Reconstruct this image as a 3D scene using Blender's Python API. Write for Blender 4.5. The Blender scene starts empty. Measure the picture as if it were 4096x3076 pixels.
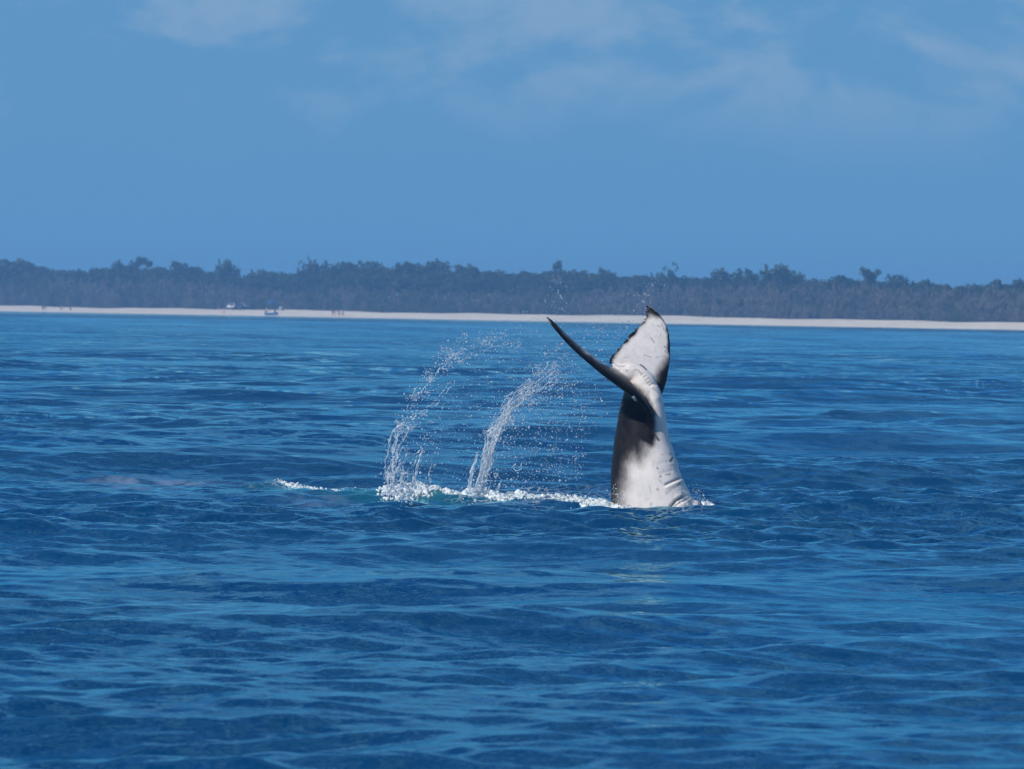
import bpy, bmesh, math, random
import numpy as np
from mathutils import Vector, Matrix

random.seed(7)
rng = np.random.default_rng(11)
S = bpy.context.scene
COL = S.collection

# ------------------------------------------------------------------ camera
CAM_H = 2.7
F_PX = 4096 * 200.0 / 36.0                 # focal length in photograph pixels
PITCH = -301.0 / F_PX                      # the horizon lies above the middle of the frame
ROLL = 0.0150
cam_d = bpy.data.cameras.new('camera')
cam_d.lens = 200; cam_d.sensor_width = 36
cam_d.clip_start = 0.5; cam_d.clip_end = 9000
cam_d.dof.use_dof = True
cam_d.dof.focus_distance = 78.0
cam_d.dof.aperture_fstop = 6.3
cam = bpy.data.objects.new('camera', cam_d)
COL.objects.link(cam)
cam.matrix_world = (Matrix.Translation((0, 0, CAM_H)) @ Matrix.Rotation(math.radians(90) + PITCH, 4, 'X')
                    @ Matrix.Rotation(ROLL, 4, 'Z'))
S.camera = cam
CAM_R = np.array(cam.matrix_world.to_3x3())

# ------------------------------------------------------------------ sky, sun, exposure
SUN_DIR = Vector((-0.54, -0.55, 0.64)).normalized()      # towards the sun: behind and left of the camera
w = bpy.data.worlds.new('World'); S.world = w
w.use_nodes = True
nt = w.node_tree; nt.nodes.clear()
def wn(t, **k):
    n = nt.nodes.new(t)
    for a, b in k.items(): setattr(n, a, b)
    return n
sky = wn('ShaderNodeTexSky', sky_type='NISHITA', sun_disc=False)
sky.sun_elevation = math.asin(SUN_DIR.z)
sky.sun_rotation = math.atan2(SUN_DIR.x, SUN_DIR.y)
sky.altitude = 0; sky.air_density = 1.0; sky.dust_density = 0.0; sky.ozone_density = 6.0
tint = wn('ShaderNodeMix', data_type='RGBA', blend_type='MULTIPLY')
tint.inputs[0].default_value = 1.0
tint.inputs[7].default_value = (0.115, 0.43, 0.86, 1)
nt.links.new(sky.outputs[0], tint.inputs[6])
tc = wn('ShaderNodeTexCoord')
mp = wn('ShaderNodeMapping'); mp.inputs['Scale'].default_value = (26, 26, 42); mp.inputs['Location'].default_value = (5.280121, 5.795172, -0.269377)
nt.links.new(tc.outputs['Generated'], mp.inputs[0])
no = wn('ShaderNodeTexNoise'); no.inputs['Scale'].default_value = 1.0; no.inputs['Detail'].default_value = 7; no.inputs['Roughness'].default_value = 0.55
no.inputs['Distortion'].default_value = 0.3
nt.links.new(mp.outputs[0], no.inputs['Vector'])
cr = wn('ShaderNodeMapRange', interpolation_type='SMOOTHSTEP')
cr.inputs['From Min'].default_value = 0.46; cr.inputs['From Max'].default_value = 0.62; cr.inputs['To Max'].default_value = 0.85
nt.links.new(no.outputs['Fac'], cr.inputs['Value'])
sep = wn('ShaderNodeSeparateXYZ'); nt.links.new(tc.outputs['Generated'], sep.inputs[0])
el = wn('ShaderNodeMapRange', interpolation_type='SMOOTHSTEP')
el.inputs['From Min'].default_value = 0.022; el.inputs['From Max'].default_value = 0.046
nt.links.new(sep.outputs['Z'], el.inputs['Value'])
mu = wn('ShaderNodeMath', operation='MULTIPLY')
nt.links.new(cr.outputs[0], mu.inputs[0]); nt.links.new(el.outputs[0], mu.inputs[1])
hz = wn('ShaderNodeMapRange', interpolation_type='SMOOTHERSTEP')         # the air pales towards the horizon all round
hz.inputs['From Min'].default_value = 0.0; hz.inputs['From Max'].default_value = 0.34
hz.inputs['To Min'].default_value = 0.9; hz.inputs['To Max'].default_value = 0.0
nt.links.new(sep.outputs['Z'], hz.inputs['Value'])
hm = wn('ShaderNodeMix', data_type='RGBA'); hm.inputs[7].default_value = (1.45, 3.72, 6.55, 1)
nt.links.new(hz.outputs[0], hm.inputs[0]); nt.links.new(tint.outputs[2], hm.inputs[6])
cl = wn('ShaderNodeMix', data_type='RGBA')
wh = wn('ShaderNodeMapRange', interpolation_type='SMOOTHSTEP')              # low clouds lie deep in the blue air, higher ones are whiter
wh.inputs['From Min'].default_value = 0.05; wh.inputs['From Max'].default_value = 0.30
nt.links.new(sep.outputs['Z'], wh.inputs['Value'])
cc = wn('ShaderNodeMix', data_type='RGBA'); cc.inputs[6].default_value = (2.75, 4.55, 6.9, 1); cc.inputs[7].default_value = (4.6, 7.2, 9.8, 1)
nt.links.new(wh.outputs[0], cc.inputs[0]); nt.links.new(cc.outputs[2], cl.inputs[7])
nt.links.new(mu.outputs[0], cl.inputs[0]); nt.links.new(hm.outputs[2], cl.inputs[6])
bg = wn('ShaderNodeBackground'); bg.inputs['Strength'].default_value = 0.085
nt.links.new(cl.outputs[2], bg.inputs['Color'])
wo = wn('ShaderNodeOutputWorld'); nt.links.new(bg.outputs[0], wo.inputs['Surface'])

sun_d = bpy.data.lights.new('sun', 'SUN'); sun_d.energy = 3.8; sun_d.angle = math.radians(0.5); sun_d.color = (1.0, 0.93, 0.86)
sun = bpy.data.objects.new('sun', sun_d); COL.objects.link(sun)
sun.rotation_euler = SUN_DIR.to_track_quat('Z', 'Y').to_euler()
sun.location = (-60, -130, 140)

S.view_settings.view_transform = 'Standard'; S.view_settings.look = 'None'
S.view_settings.exposure = 0.0; S.view_settings.gamma = 1.0; S.view_settings.use_curve_mapping = False
S.cycles.use_denoising = True
S.cycles.max_bounces = 10; S.cycles.transmission_bounces = 8; S.cycles.transparent_max_bounces = 8
S.cycles.volume_bounces = 1

# ------------------------------------------------------------------ helpers
def ray(u, v):
    d = CAM_R @ np.array([(u - 2048.0) / F_PX, -(v - 1538.0) / F_PX, -1.0])
    return d / d[1]
def at(u, v, Y):                            # the point of pixel (u, v) at distance Y
    d = ray(u, v); return np.array([0, 0, CAM_H]) + d * Y
def on_water(u, v):
    d = ray(u, v); k = -CAM_H / d[2]
    return np.array([0, 0, CAM_H]) + d * k

def mesh_np(name, V, F):
    """fast mesh from a vertex array and an (n, 3|4) face array"""
    V = np.asarray(V, np.float32); F = np.asarray(F, np.int32)
    me = bpy.data.meshes.new(name)
    k = F.shape[1]
    me.vertices.add(len(V)); me.vertices.foreach_set('co', V.ravel())
    me.loops.add(F.size); me.loops.foreach_set('vertex_index', F.ravel())
    me.polygons.add(len(F)); me.polygons.foreach_set('loop_start', np.arange(0, F.size, k, dtype=np.int32))
    me.update(calc_edges=True)
    return me
def link(name, me, mat=None, parent=None, smooth=False):
    o = bpy.data.objects.new(name, me); COL.objects.link(o)
    if mat is not None and me is not None and not me.materials: me.materials.append(mat)
    if smooth: me.polygons.foreach_set('use_smooth', np.ones(len(me.polygons), bool))
    if parent is not None: o.parent = parent
    return o
def tag(o, label=None, cat=None, group=None, kind=None):
    if label: o['label'] = label
    if cat: o['category'] = cat
    if group: o['group'] = group
    if kind: o['kind'] = kind
    return o
def empty(name, loc, rz=0.0):
    o = bpy.data.objects.new(name, None); COL.objects.link(o)
    o.empty_display_size = 0.3; o.location = loc; o.rotation_euler = (0, 0, rz); return o
def attr(me, name, vals):
    a = me.attributes.new(name, 'FLOAT', 'POINT'); a.data.foreach_set('value', np.asarray(vals, np.float32))

class Mat:
    def __init__(s, name):
        s.m = bpy.data.materials.new(name); s.m.use_nodes = True
        s.t = s.m.node_tree; s.t.nodes.clear()
        s.out = s.t.nodes.new('ShaderNodeOutputMaterial')
    def n(s, t, ins=None, **k):
        x = s.t.nodes.new(t)
        for a, b in k.items(): setattr(x, a, b)
        for a, b in (ins or {}).items():
            if isinstance(b, bpy.types.NodeSocket): s.t.links.new(b, x.inputs[a])
            else: x.inputs[a].default_value = b
        return x
    def lk(s, a, b): s.t.links.new(a, b)
    def mix(s, f, a, b, mode='MIX'):
        x = s.t.nodes.new('ShaderNodeMix'); x.data_type = 'RGBA'; x.blend_type = mode
        for i, v in ((0, f), (6, a), (7, b)):
            if isinstance(v, bpy.types.NodeSocket): s.t.links.new(v, x.inputs[i])
            else: x.inputs[i].default_value = v if i == 0 else (*v, 1)
        return x.outputs[2]
    def math(s, op, a, b=0.0, clamp=False):
        x = s.t.nodes.new('ShaderNodeMath'); x.operation = op; x.use_clamp = clamp
        for i, v in ((0, a), (1, b)):
            if isinstance(v, bpy.types.NodeSocket): s.t.links.new(v, x.inputs[i])
            else: x.inputs[i].default_value = v
        return x.outputs[0]
    def noise(s, vec, scale, detail=4, rough=0.55, **k):
        return s.n('ShaderNodeTexNoise', {'Vector': vec, 'Scale': scale, 'Detail': detail, 'Roughness': rough}, **k)
    def obj(s): return s.n('ShaderNodeTexCoord').outputs['Object']
    def attr(s, name): return s.n('ShaderNodeAttribute', attribute_name=name).outputs['Fac']
    def ramp(s, v, a, b, lo=0.0, hi=1.0):
        return s.n('ShaderNodeMapRange', {'Value': v, 'From Min': a, 'From Max': b, 'To Min': lo, 'To Max': hi},
                   interpolation_type='SMOOTHSTEP').outputs[0]
    def surf(s, sh): s.lk(sh, s.out.inputs['Surface']); return s.m

def simple(name, col, rough=0.6, var=0.25, scale=3.0, **k):
    m = Mat(name); n = m.noise(m.obj(), scale)
    c = m.mix(m.ramp(n.outputs['Fac'], 0.35, 0.65), tuple(x * (1 - var) for x in col), tuple(min(1, x * (1 + var)) for x in col))
    p = m.n('ShaderNodeBsdfPrincipled', {'Base Color': c, 'Roughness': rough, **k})
    return m.surf(p.outputs[0])

# ------------------------------------------------------------------ the sea surface
def make_waves():
    W = []
    r = np.random.default_rng(5)
    def octave(l0, l1, n, slope, mean, spread):
        for i in range(n):
            L = l0 * (l1 / l0) ** ((i + r.random()) / n)
            a = mean + r.normal() * spread
            k = 2 * math.pi / L
            W.append((k, k * math.sin(a), k * math.cos(a), slope * math.sqrt(2.0 / n) / k, r.random() * 6.2832, L))
    octave(22, 40, 5, 0.022, 0.10, 0.15)
    octave(9, 22, 8, 0.044, -0.12, 0.30)
    octave(4, 9, 12, 0.052, 0.10, 0.35)
    octave(1.9, 4, 18, 0.068, -0.15, 0.45)
    octave(0.9, 1.9, 28, 0.074, 0.10, 0.55)
    octave(0.45, 0.9, 36, 0.112, -0.1, 0.65)
    octave(0.22, 0.45, 44, 0.098, 0.1, 0.8)
    octave(0.12, 0.22, 36, 0.040, 0.0, 0.9)
    return W
WAVES = make_waves()
# where the tail beat the water: a low ridge of pushed-up water, along the foam line
RIDGE = [on_water(*p)[:2] for p in ((980, 1950), (1150, 1972), (1300, 1985), (1500, 1995), (1700, 1995), (1850, 1998), (2000, 2008), (2200, 2020), (2420, 2032))]
RIDGE_H = [0.03, 0.06, 0.04, 0.07, 0.09, 0.08, 0.05, 0.04, 0.02]
def seg_dist(X, Y, P, vals=None):
    best = np.full(X.shape, 1e9); out = np.zeros(X.shape)
    for i in range(len(P) - 1):
        a, b = np.asarray(P[i]), np.asarray(P[i + 1]); d = b - a
        t = np.clip(((X - a[0]) * d[0] + (Y - a[1]) * d[1]) / (d @ d), 0, 1)
        D = np.hypot(X - a[0] - t * d[0], Y - a[1] - t * d[1])
        m = D < best; best[m] = D[m]
        if vals is not None: out[m] = (vals[i] + t * (vals[i + 1] - vals[i]))[m]
    return (best, out) if vals is not None else best
def sea(X, Y, space=0.0):
    """height and sideways push of the sea at (X, Y); space = local grid spacing, waves it cannot carry are left out"""
    X = np.asarray(X, np.float64); Y = np.asarray(Y, np.float64)
    Z = np.zeros(X.shape); DX = np.zeros(X.shape); DY = np.zeros(X.shape)
    # gusts: the short chop is stronger in some patches than in others
    G = 0.85 + 0.5 * np.sin(X * 0.21 + 1.3 * np.sin(Y * 0.045) + 0.7) * np.sin(Y * 0.083 + 0.6 * np.sin(X * 0.11)) + 0.25 * np.sin(Y * 0.31 + X * 0.05)
    G = np.clip(G, 0.35, 1.5) + 0.9 * np.exp(-((X - 2.0) / 5.0) ** 2 - ((Y - 75.0) / 9.0) ** 2)    # churned by the tail
    for k, kx, ky, A, ph, L in WAVES:
        f = np.clip((L / np.maximum(space, 1e-6) - 1.8) / 1.2, 0, 1) if np.ndim(space) else 1.0
        f = f * (G if L < 2.0 else 1.0)
        t = kx * X + ky * Y + ph
        s, c = np.sin(t), np.cos(t)
        Z += A * f * c
        q = 0.75 * A * f * s / k
        DX -= q * kx; DY -= q * ky
    near = (X > -8) & (X < 8) & (Y > 70) & (Y < 95)
    if near.any():
        D, H = seg_dist(X[near], Y[near], RIDGE, RIDGE_H)
        Z[near] += H * np.exp(-(D / 0.42) ** 2) * (0.8 + 0.5 * np.sin(X[near] * 3.1 + 1.2 * np.sin(X[near] * 7.3)))
    return Z, DX, DY

az = np.concatenate([np.radians(np.linspace(-180, -14, 40, endpoint=False)), np.radians(np.linspace(-14, -7.6, 40, endpoint=False)),
                     np.radians(np.linspace(-7.2, 7.2, 740)), np.radians(np.linspace(7.6, 14, 41)[1:]),
                     np.radians(np.linspace(14, 180, 41)[1:-1])])
ds = list(np.geomspace(2.0, 24, 30, endpoint=False)); d = 24.0
while d < 2850:
    ds.append(d); d *= 1 + (0.0019 if d < 55 else 0.0013 if d < 125 else min(0.012, 0.0017 * (d / 100) ** 0.8))
ds = np.array(ds)
nA, nD = len(az), len(ds)
gap = np.gradient(ds)
A_, D_ = np.meshgrid(az, ds)
gA = np.gradient(az); SPA = np.maximum(np.abs(np.meshgrid(gA, ds)[0]) * D_, np.meshgrid(az, gap)[1])
X = np.sin(A_) * D_; Y = np.cos(A_) * D_
Z, DX, DY = sea(X, Y, SPA)
fade = np.clip((1500 - D_) / 600, 0.3, 1)
V = np.stack([(X + DX), (Y + DY), Z * fade], -1).reshape(-1, 3)
i, j = np.meshgrid(np.arange(nD - 1), np.arange(nA), indexing='ij')
jn = (j + 1) % nA
F = np.stack([i * nA + j, (i + 1) * nA + j, (i + 1) * nA + jn, i * nA + jn], -1).reshape(-1, 4)[:, ::-1]
V = np.vstack([V, [[0, 0, 0]]])
c = len(V) - 1
jj = np.arange(nA)
Fc = np.stack([np.full(nA, c), jj, (jj + 1) % nA, (jj + 1) % nA], -1)
me = bpy.data.meshes.new('water')
nq, ntri = len(F), nA
loops = np.concatenate([F.ravel(), Fc[:, [0, 2, 1]].ravel()]).astype(np.int32)
me.vertices.add(len(V)); me.vertices.foreach_set('co', V.astype(np.float32).ravel())
me.loops.add(len(loops)); me.loops.foreach_set('vertex_index', loops)
starts = np.concatenate([np.arange(nq) * 4, nq * 4 + np.arange(ntri) * 3]).astype(np.int32)
me.polygons.add(nq + ntri); me.polygons.foreach_set('loop_start', starts)
me.update(calc_edges=True)
# water whitened by air bubbles, and pale patches laid into its colour
xx, yy = V[:, 0], V[:, 1]
aer = np.zeros(len(V)); pale_patch = np.zeros(len(V))
sel = (np.abs(xx) < 12) & (yy > 68) & (yy < 100)
wx = np.sin(xx[sel] * 5.1 + 2 * np.sin(yy[sel] * 1.3)) * 0.5 + np.sin(xx[sel] * 11.3 + yy[sel] * 3.7) * 0.3
aL = [on_water(*p)[:2] for p in ((1480, 1985), (1620, 1998), (1750, 1998), (1850, 2000))]
aer[sel] = np.exp(-(seg_dist(xx[sel], yy[sel], aL) / 1.1) ** 2) * (0.7 + 0.3 * wx)
aM = [on_water(*p)[:2] for p in ((1250, 1978), (1400, 1985), (1480, 1985))]
aer[sel] = np.maximum(aer[sel], 0.6 * np.exp(-(seg_dist(xx[sel], yy[sel], aM) / 1.0) ** 2))
aR = [on_water(*p)[:2] for p in ((3200, 2040), (3420, 2048))]
aer[sel] = np.maximum(aer[sel], 0.35 * np.exp(-(seg_dist(xx[sel], yy[sel], aR) / 0.8) ** 2))
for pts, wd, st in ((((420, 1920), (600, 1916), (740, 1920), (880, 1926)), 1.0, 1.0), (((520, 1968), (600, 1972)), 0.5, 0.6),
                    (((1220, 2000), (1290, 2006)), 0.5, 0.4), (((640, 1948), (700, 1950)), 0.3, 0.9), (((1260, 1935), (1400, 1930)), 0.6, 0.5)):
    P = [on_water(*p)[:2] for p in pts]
    pale_patch[sel] = np.maximum(pale_patch[sel], st * np.exp(-(seg_dist(xx[sel], yy[sel], P) / wd) ** 4) * np.clip(0.75 + 0.5 * wx, 0, 1))
attr(me, 'coarse', np.append(np.clip((SPA.ravel() - 0.12) / 0.5, 0, 1), 0))
attr(me, 'aerated', np.clip(aer, 0, 1)); attr(me, 'pale_patch', np.clip(pale_patch, 0, 1))
lace = np.zeros(len(V))
for pts, wd, st in ((((980, 1945), (1150, 1968), (1300, 1975), (1500, 1992), (1700, 2000), (1900, 2004), (2200, 2024), (2480, 2042)), .55, .8), (((1320, 1950), (1450, 1958), (1560, 1966)), 1.1, .7),
                    (((1880, 1965), (2060, 1975), (2300, 1995), (2440, 2010)), 1.4, .75), (((2440, 2030), (2480, 2052), (2600, 2060), (2740, 2056), (2850, 2048)), .28, .35), (((2700, 2020), (2860, 2040)), .4, .5)):
    P = [on_water(*p)[:2] for p in pts]
    lace[sel] = np.maximum(lace[sel], st * np.exp(-(seg_dist(xx[sel], yy[sel], P) / wd) ** 2))
attr(me, 'lace', np.clip(lace, 0, 1))

m = Mat('sea_water'); oc = m.obj()
big = m.noise(oc, 0.06, 3)
deep = m.mix(m.ramp(big.outputs['Fac'], 0.35, 0.65), (0.0003, 0.037, 0.114), (0.0005, 0.046, 0.138))
colr = m.mix(m.attr('aerated'), deep, (0.008, 0.17, 0.18))
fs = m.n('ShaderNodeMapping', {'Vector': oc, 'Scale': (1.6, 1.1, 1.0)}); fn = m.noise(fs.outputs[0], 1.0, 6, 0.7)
ff = m.math('MULTIPLY', m.attr('pale_patch'), m.ramp(fn.outputs['Fac'], 0.36, 0.58))
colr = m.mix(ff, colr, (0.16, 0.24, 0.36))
vw = m.noise(oc, 3.0, 3); vd = m.mix(.12, oc, vw.outputs['Color'])
vo = m.n('ShaderNodeTexVoronoi', {'Vector': vd, 'Scale': 7.5}, feature='DISTANCE_TO_EDGE')
vn = m.noise(oc, 1.1, 4, .6)
lc = m.math('MULTIPLY', m.ramp(vo.outputs['Distance'], .10, .02), m.attr('lace'))
lc = m.math('MULTIPLY', lc, m.ramp(vn.outputs['Fac'], .38, .55))
colr = m.mix(lc, colr, (.50, .58, .62))
rp1 = m.n('ShaderNodeMapping', {'Vector': oc, 'Scale': (4.5, 7.0, 5.0), 'Rotation': (0, 0, 0.25)})
n1 = m.noise(rp1.outputs[0], 1.0, 3, 0.5)
rp2 = m.n('ShaderNodeMapping', {'Vector': oc, 'Scale': (0.55, 1.1, 1.0), 'Rotation': (0, 0, -0.15)})
n2 = m.noise(rp2.outputs[0], 1.0, 2, 0.5)
gp = m.n('ShaderNodeMapping', {'Vector': oc, 'Scale': (0.035, 0.075, 0.05)})
gn = m.noise(gp.outputs[0], 1.0, 3, 0.6)                       # gusts: ruffled patches and slicker ones
gf = m.ramp(gn.outputs['Fac'], 0.36, 0.64, 0.25, 1.5)
hgt = m.math('ADD', m.math('MULTIPLY', n1.outputs['Fac'], 0.010), m.math('MULTIPLY', m.math('MULTIPLY', n2.outputs['Fac'], m.attr('coarse')), 0.24))
bp = m.n('ShaderNodeBump', {'Height': m.math('MULTIPLY', hgt, gf), 'Strength': 1.0, 'Distance': 1.0})
dfs = m.n('ShaderNodeBsdfDiffuse', {'Color': colr, 'Normal': bp.outputs[0]})
gls = m.n('ShaderNodeBsdfGlossy', {'Color': (0.52, 0.95, 1.0, 1), 'Roughness': 0.03, 'Normal': bp.outputs[0]})
frs = m.n('ShaderNodeFresnel', {'IOR': 1.333, 'Normal': bp.outputs[0]})
p = m.n('ShaderNodeMixShader', {0: frs.outputs[0], 1: dfs.outputs[0], 2: gls.outputs[0]})
M_WATER = m.surf(p.outputs[0])
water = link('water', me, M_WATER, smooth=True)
tag(water, 'deep blue choppy sea reaching from the boat to the beach', kind='structure')

def sea_z(x, y):
    return float(sea(np.array([x]), np.array([y]))[0][0])

# ------------------------------------------------------------------ the shore: beach and land behind
SH0 = np.array([0.0, 1345.0]); SHD = np.array([248.0, -440.0]) / math.hypot(248, 440); SHN = np.array([-SHD[1], SHD[0]])
def shore(u, t):                            # the point t metres inland of the waterline, seen in photograph column u
    tx = ray(u, 1240)[0]
    o = SH0 + SHN * t
    # o + s*SHD lies on x = tx*y
    s = (tx * o[1] - o[0]) / (SHD[0] - tx * SHD[1])
    q = o + SHD * s
    return q[0], q[1], s
BEACH_W = 26.0
def shore_top(s): return 1.50 + 0.0002 * s + 0.10 * np.sin(s * 0.07) + 0.10 * np.sin(s * 0.031 + 1) + 0.06 * np.sin(s * 0.19 + 2)
def ground_z(s, t):
    t = np.asarray(t, float)
    return np.where(t < BEACH_W, shore_top(s) * np.sign(t) * np.abs(t / BEACH_W) ** 1.0, shore_top(s) + np.minimum((t - BEACH_W) * 0.012, 3.0))
def strip(name, ss, ts, mat, rough=0.0, lift=0.0):
    Sg, Tg = np.meshgrid(ss, ts)
    Zg = ground_z(Sg, Tg) + lift + rough * np.sin(Sg * 0.9 + Tg * 0.7) * np.sin(Tg * 1.3 - Sg * 0.21)
    Xg = SH0[0] + SHD[0] * Sg + SHN[0] * Tg; Yg = SH0[1] + SHD[1] * Sg + SHN[1] * Tg
    n0, n1_ = Sg.shape
    i, j = np.meshgrid(np.arange(n0 - 1), np.arange(n1_ - 1), indexing='ij')
    Fg = np.stack([i * n1_ + j, i * n1_ + j + 1, (i + 1) * n1_ + j + 1, (i + 1) * n1_ + j], -1).reshape(-1, 4)
    return link(name, mesh_np(name, np.stack([Xg, Yg, Zg], -1).reshape(-1, 3), Fg), mat, smooth=True)
m = Mat('pale_sand'); n = m.noise(m.obj(), 0.35, 6); n2 = m.noise(m.obj(), 0.05, 3)
cs = m.mix(m.ramp(n.outputs['Fac'], 0.3, 0.7), (0.70, 0.61, 0.46), (0.84, 0.75, 0.59))
cs = m.mix(m.ramp(n2.outputs['Fac'], 0.4, 0.7, 0, 0.35), cs, (0.54, 0.46, 0.36))
M_SAND = m.surf(m.n('ShaderNodeBsdfPrincipled', {'Base Color': cs, 'Roughness': 0.9}).outputs[0])
ss = np.concatenate([np.linspace(-1500, -520, 40, endpoint=False), np.linspace(-520, 420, 471), np.linspace(420, 1500, 41)[1:]])
tag(strip('beach', ss, np.concatenate([[-30, -12, -5], np.linspace(-2, BEACH_W + 4, 22)]), M_SAND, 0.03), 'pale sand beach along the far shore', kind='structure')
M_LITTER = simple('leaf_litter', (0.10, 0.085, 0.06), 0.95, 0.4, 0.2)
tag(strip('ground', ss, np.concatenate([np.linspace(BEACH_W + 2, 60, 12), np.geomspace(70, 1250, 14)]), M_LITTER, 0.0, 0.02), 'wooded ground behind the beach', kind='structure')

# ------------------------------------------------------------------ foliage
def leaf_cloud(centres, n, size, r, tall=1.0, flat=0.0):
    """n leaf sprays scattered in ellipsoid clumps; centres = [(x, y, z, rx, rz)]"""
    cs = np.array(centres); wts = cs[:, 3] ** 2 * cs[:, 4]; wts = wts / wts.sum()
    k = r.choice(len(cs), n, p=wts)
    d = r.normal(size=(n, 3)); d /= np.linalg.norm(d, axis=1)[:, None]
    rad = r.random(n) ** 0.45
    P = cs[k, :3] + d * rad[:, None] * np.stack([cs[k, 3], cs[k, 3], cs[k, 4]], -1)
    a = r.normal(size=(n, 3)); a[:, 2] *= (1 - flat); a /= np.linalg.norm(a, axis=1)[:, None]
    b = np.cross(a, r.normal(size=(n, 3))); b /= np.linalg.norm(b, axis=1)[:, None]
    if tall > 1: b = b * 0.35 + np.array([0, 0, 1.0]); b /= np.linalg.norm(b, axis=1)[:, None]; a = np.cross(b, r.normal(size=(n, 3))); a /= np.linalg.norm(a, axis=1)[:, None]
    s = size * (0.6 + 0.8 * r.random(n))[:, None]
    a = a * s; b = b * s * tall
    V = np.stack([P - a * 0.5 - b * 0.5, P + a * 0.15 - b * 0.6, P + a * 0.5 + b * 0.5, P - a * 0.15 + b * 0.6], 1).reshape(-1, 3)
    F = np.arange(4 * n).reshape(n, 4)
    return V, F
def tube(P, R, k=6):
    P = np.asarray(P, float); V = []; F = []
    for i, (p, r_) in enumerate(zip(P, R)):
        d = P[min(i + 1, len(P) - 1)] - P[max(i - 1, 0)]; d = d / np.linalg.norm(d)
        x = np.cross(d, [0.3, 1, 0.1]); x /= np.linalg.norm(x); y = np.cross(d, x)
        for j in range(k):
            t = 2 * math.pi * j / k; V.append(p + r_ * (x * math.cos(t) + y * math.sin(t)))
    for i in range(len(P) - 1):
        for j in range(k):
            F.append((i * k + j, i * k + (j + 1) % k, (i + 1) * k + (j + 1) % k, (i + 1) * k + j))
    return np.array(V), np.array(F)
def join(parts):
    Vs, Fs, o = [], [], 0
    for V, F in parts:
        Vs.append(V); Fs.append(np.asarray(F) + o); o += len(V)
    return np.vstack(Vs), np.vstack(Fs)

def foliage_mat(name, a, b, c):
    m = Mat(name); oc = m.n('ShaderNodeNewGeometry').outputs['Position']
    n1 = m.noise(oc, 0.25, 3); n2 = m.noise(oc, 0.9, 3)
    col = m.mix(m.ramp(n1.outputs['Fac'], 0.38, 0.62), a, b)
    col = m.mix(m.ramp(n2.outputs['Fac'], 0.45, 0.7, 0, 0.7), col, c)
    rd_ = m.n('ShaderNodeObjectInfo').outputs['Random']            # each tree its own shade of green
    col = m.mix(m.math('MULTIPLY', rd_, 0.75), col, c) if name == 'green_leaves' else col
    d_ = m.n('ShaderNodeBsdfDiffuse', {'Color': col}); t_ = m.n('ShaderNodeBsdfTranslucent', {'Color': col})
    x = m.n('ShaderNodeMixShader', {0: 0.25, 1: d_.outputs[0], 2: t_.outputs[0]})
    return m.surf(x.outputs[0])
M_LEAF = foliage_mat('green_leaves', (0.022, 0.045, 0.018), (0.045, 0.080, 0.030), (0.085, 0.100, 0.055))
M_SCRUB = foliage_mat('grey_twigs', (0.125, 0.110, 0.095), (0.195, 0.170, 0.145), (0.095, 0.105, 0.075))
M_SCRUBG = foliage_mat('green_scrub', (0.055, 0.075, 0.035), (0.10, 0.115, 0.060), (0.14, 0.11, 0.085))
M_BARK = simple('grey_bark', (0.17, 0.14, 0.12), 0.9, 0.3, 1.0)

def crown_mesh(style, r, n=900):
    """a crown for a tree of height 1, half-width about 0.33: dome, gap (two lobes and a hole), spiky, flag, bare"""
    cl = []
    if style == 'dome':
        for k in range(13):
            a = r.random() * 6.28; q = r.random() ** 0.5 * 0.27; cl.append((math.cos(a) * q, math.sin(a) * q, 0.80 - 0.9 * q * q - 0.17 * r.random() + (0.02 if k else .04), 0.09 + 0.07 * r.random(), 0.07 + 0.06 * r.random()))
        for k in range(8):
            a = r.random() * 6.28; q = 0.12 + r.random() * 0.16; cl.append((math.cos(a) * q, math.sin(a) * q, 0.42 + 0.2 * r.random(), 0.11, 0.09))
    elif style == 'gap':
        for a0, q0, z0 in ((-0.24, 0, .72), (-0.20, .03, .84), (-0.08, 0, .91), (.06, -.02, .93), (.19, 0, .86), (.26, 0, .72), (.24, .02, .58), (-.27, 0, .58), (0, .05, .50), (.1, -.05, .45), (-.12, .04, .48)):
            for k in range(2):
                cl.append((a0 + r.normal() * .025, q0 + r.normal() * .09, z0 + r.normal() * .02, 0.075 + 0.03 * r.random(), 0.055 + .03 * r.random()))
    elif style == 'spiky':
        for k in range(7):
            x = (k - 3) * 0.085 + r.normal() * .015; h = 0.95 - 0.35 * r.random()
            for q in range(4): cl.append((x + r.normal() * .02, r.normal() * .09, h - q * .12, .030 + .022 * q, .05 + .02 * q))
        for k in range(6): cl.append((r.normal() * .14, r.normal() * .1, .42 + .1 * r.random(), .11, .08))
    elif style == 'flag':
        for k in range(11):
            a = r.random() * 6.28; q = r.random() ** .5 * .17; cl.append((.10 + math.cos(a) * q, math.sin(a) * q, .86 - .12 * r.random(), .09, .055))
        for k in range(6): cl.append((.2 * (r.random() - .3), r.normal() * .08, .5 + .2 * r.random(), .11, .09))
        for x, z in ((-.16, .88), (-.24, .93), (-.30, .90), (-.27, .82), (-.18, .80)): cl.append((x, r.normal() * .03, z, .045, .028))
    else:                                   # bare
        for k in range(10):
            a = r.random() * 6.28; q = r.random() * .2; cl.append((math.cos(a) * q, math.sin(a) * q, .72 + .22 * r.random(), .08, .07))
    n = n if style != 'bare' else n // 3
    V, F = leaf_cloud(cl, n, 0.044, r)
    k = 0.985 / np.quantile(V[:, 2], 0.985); V = V * np.array([1, 1, k])
    cl = [(c_[0], c_[1], c_[2] * k, c_[3], c_[4]) for c_ in cl]
    return V, F, cl
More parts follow.
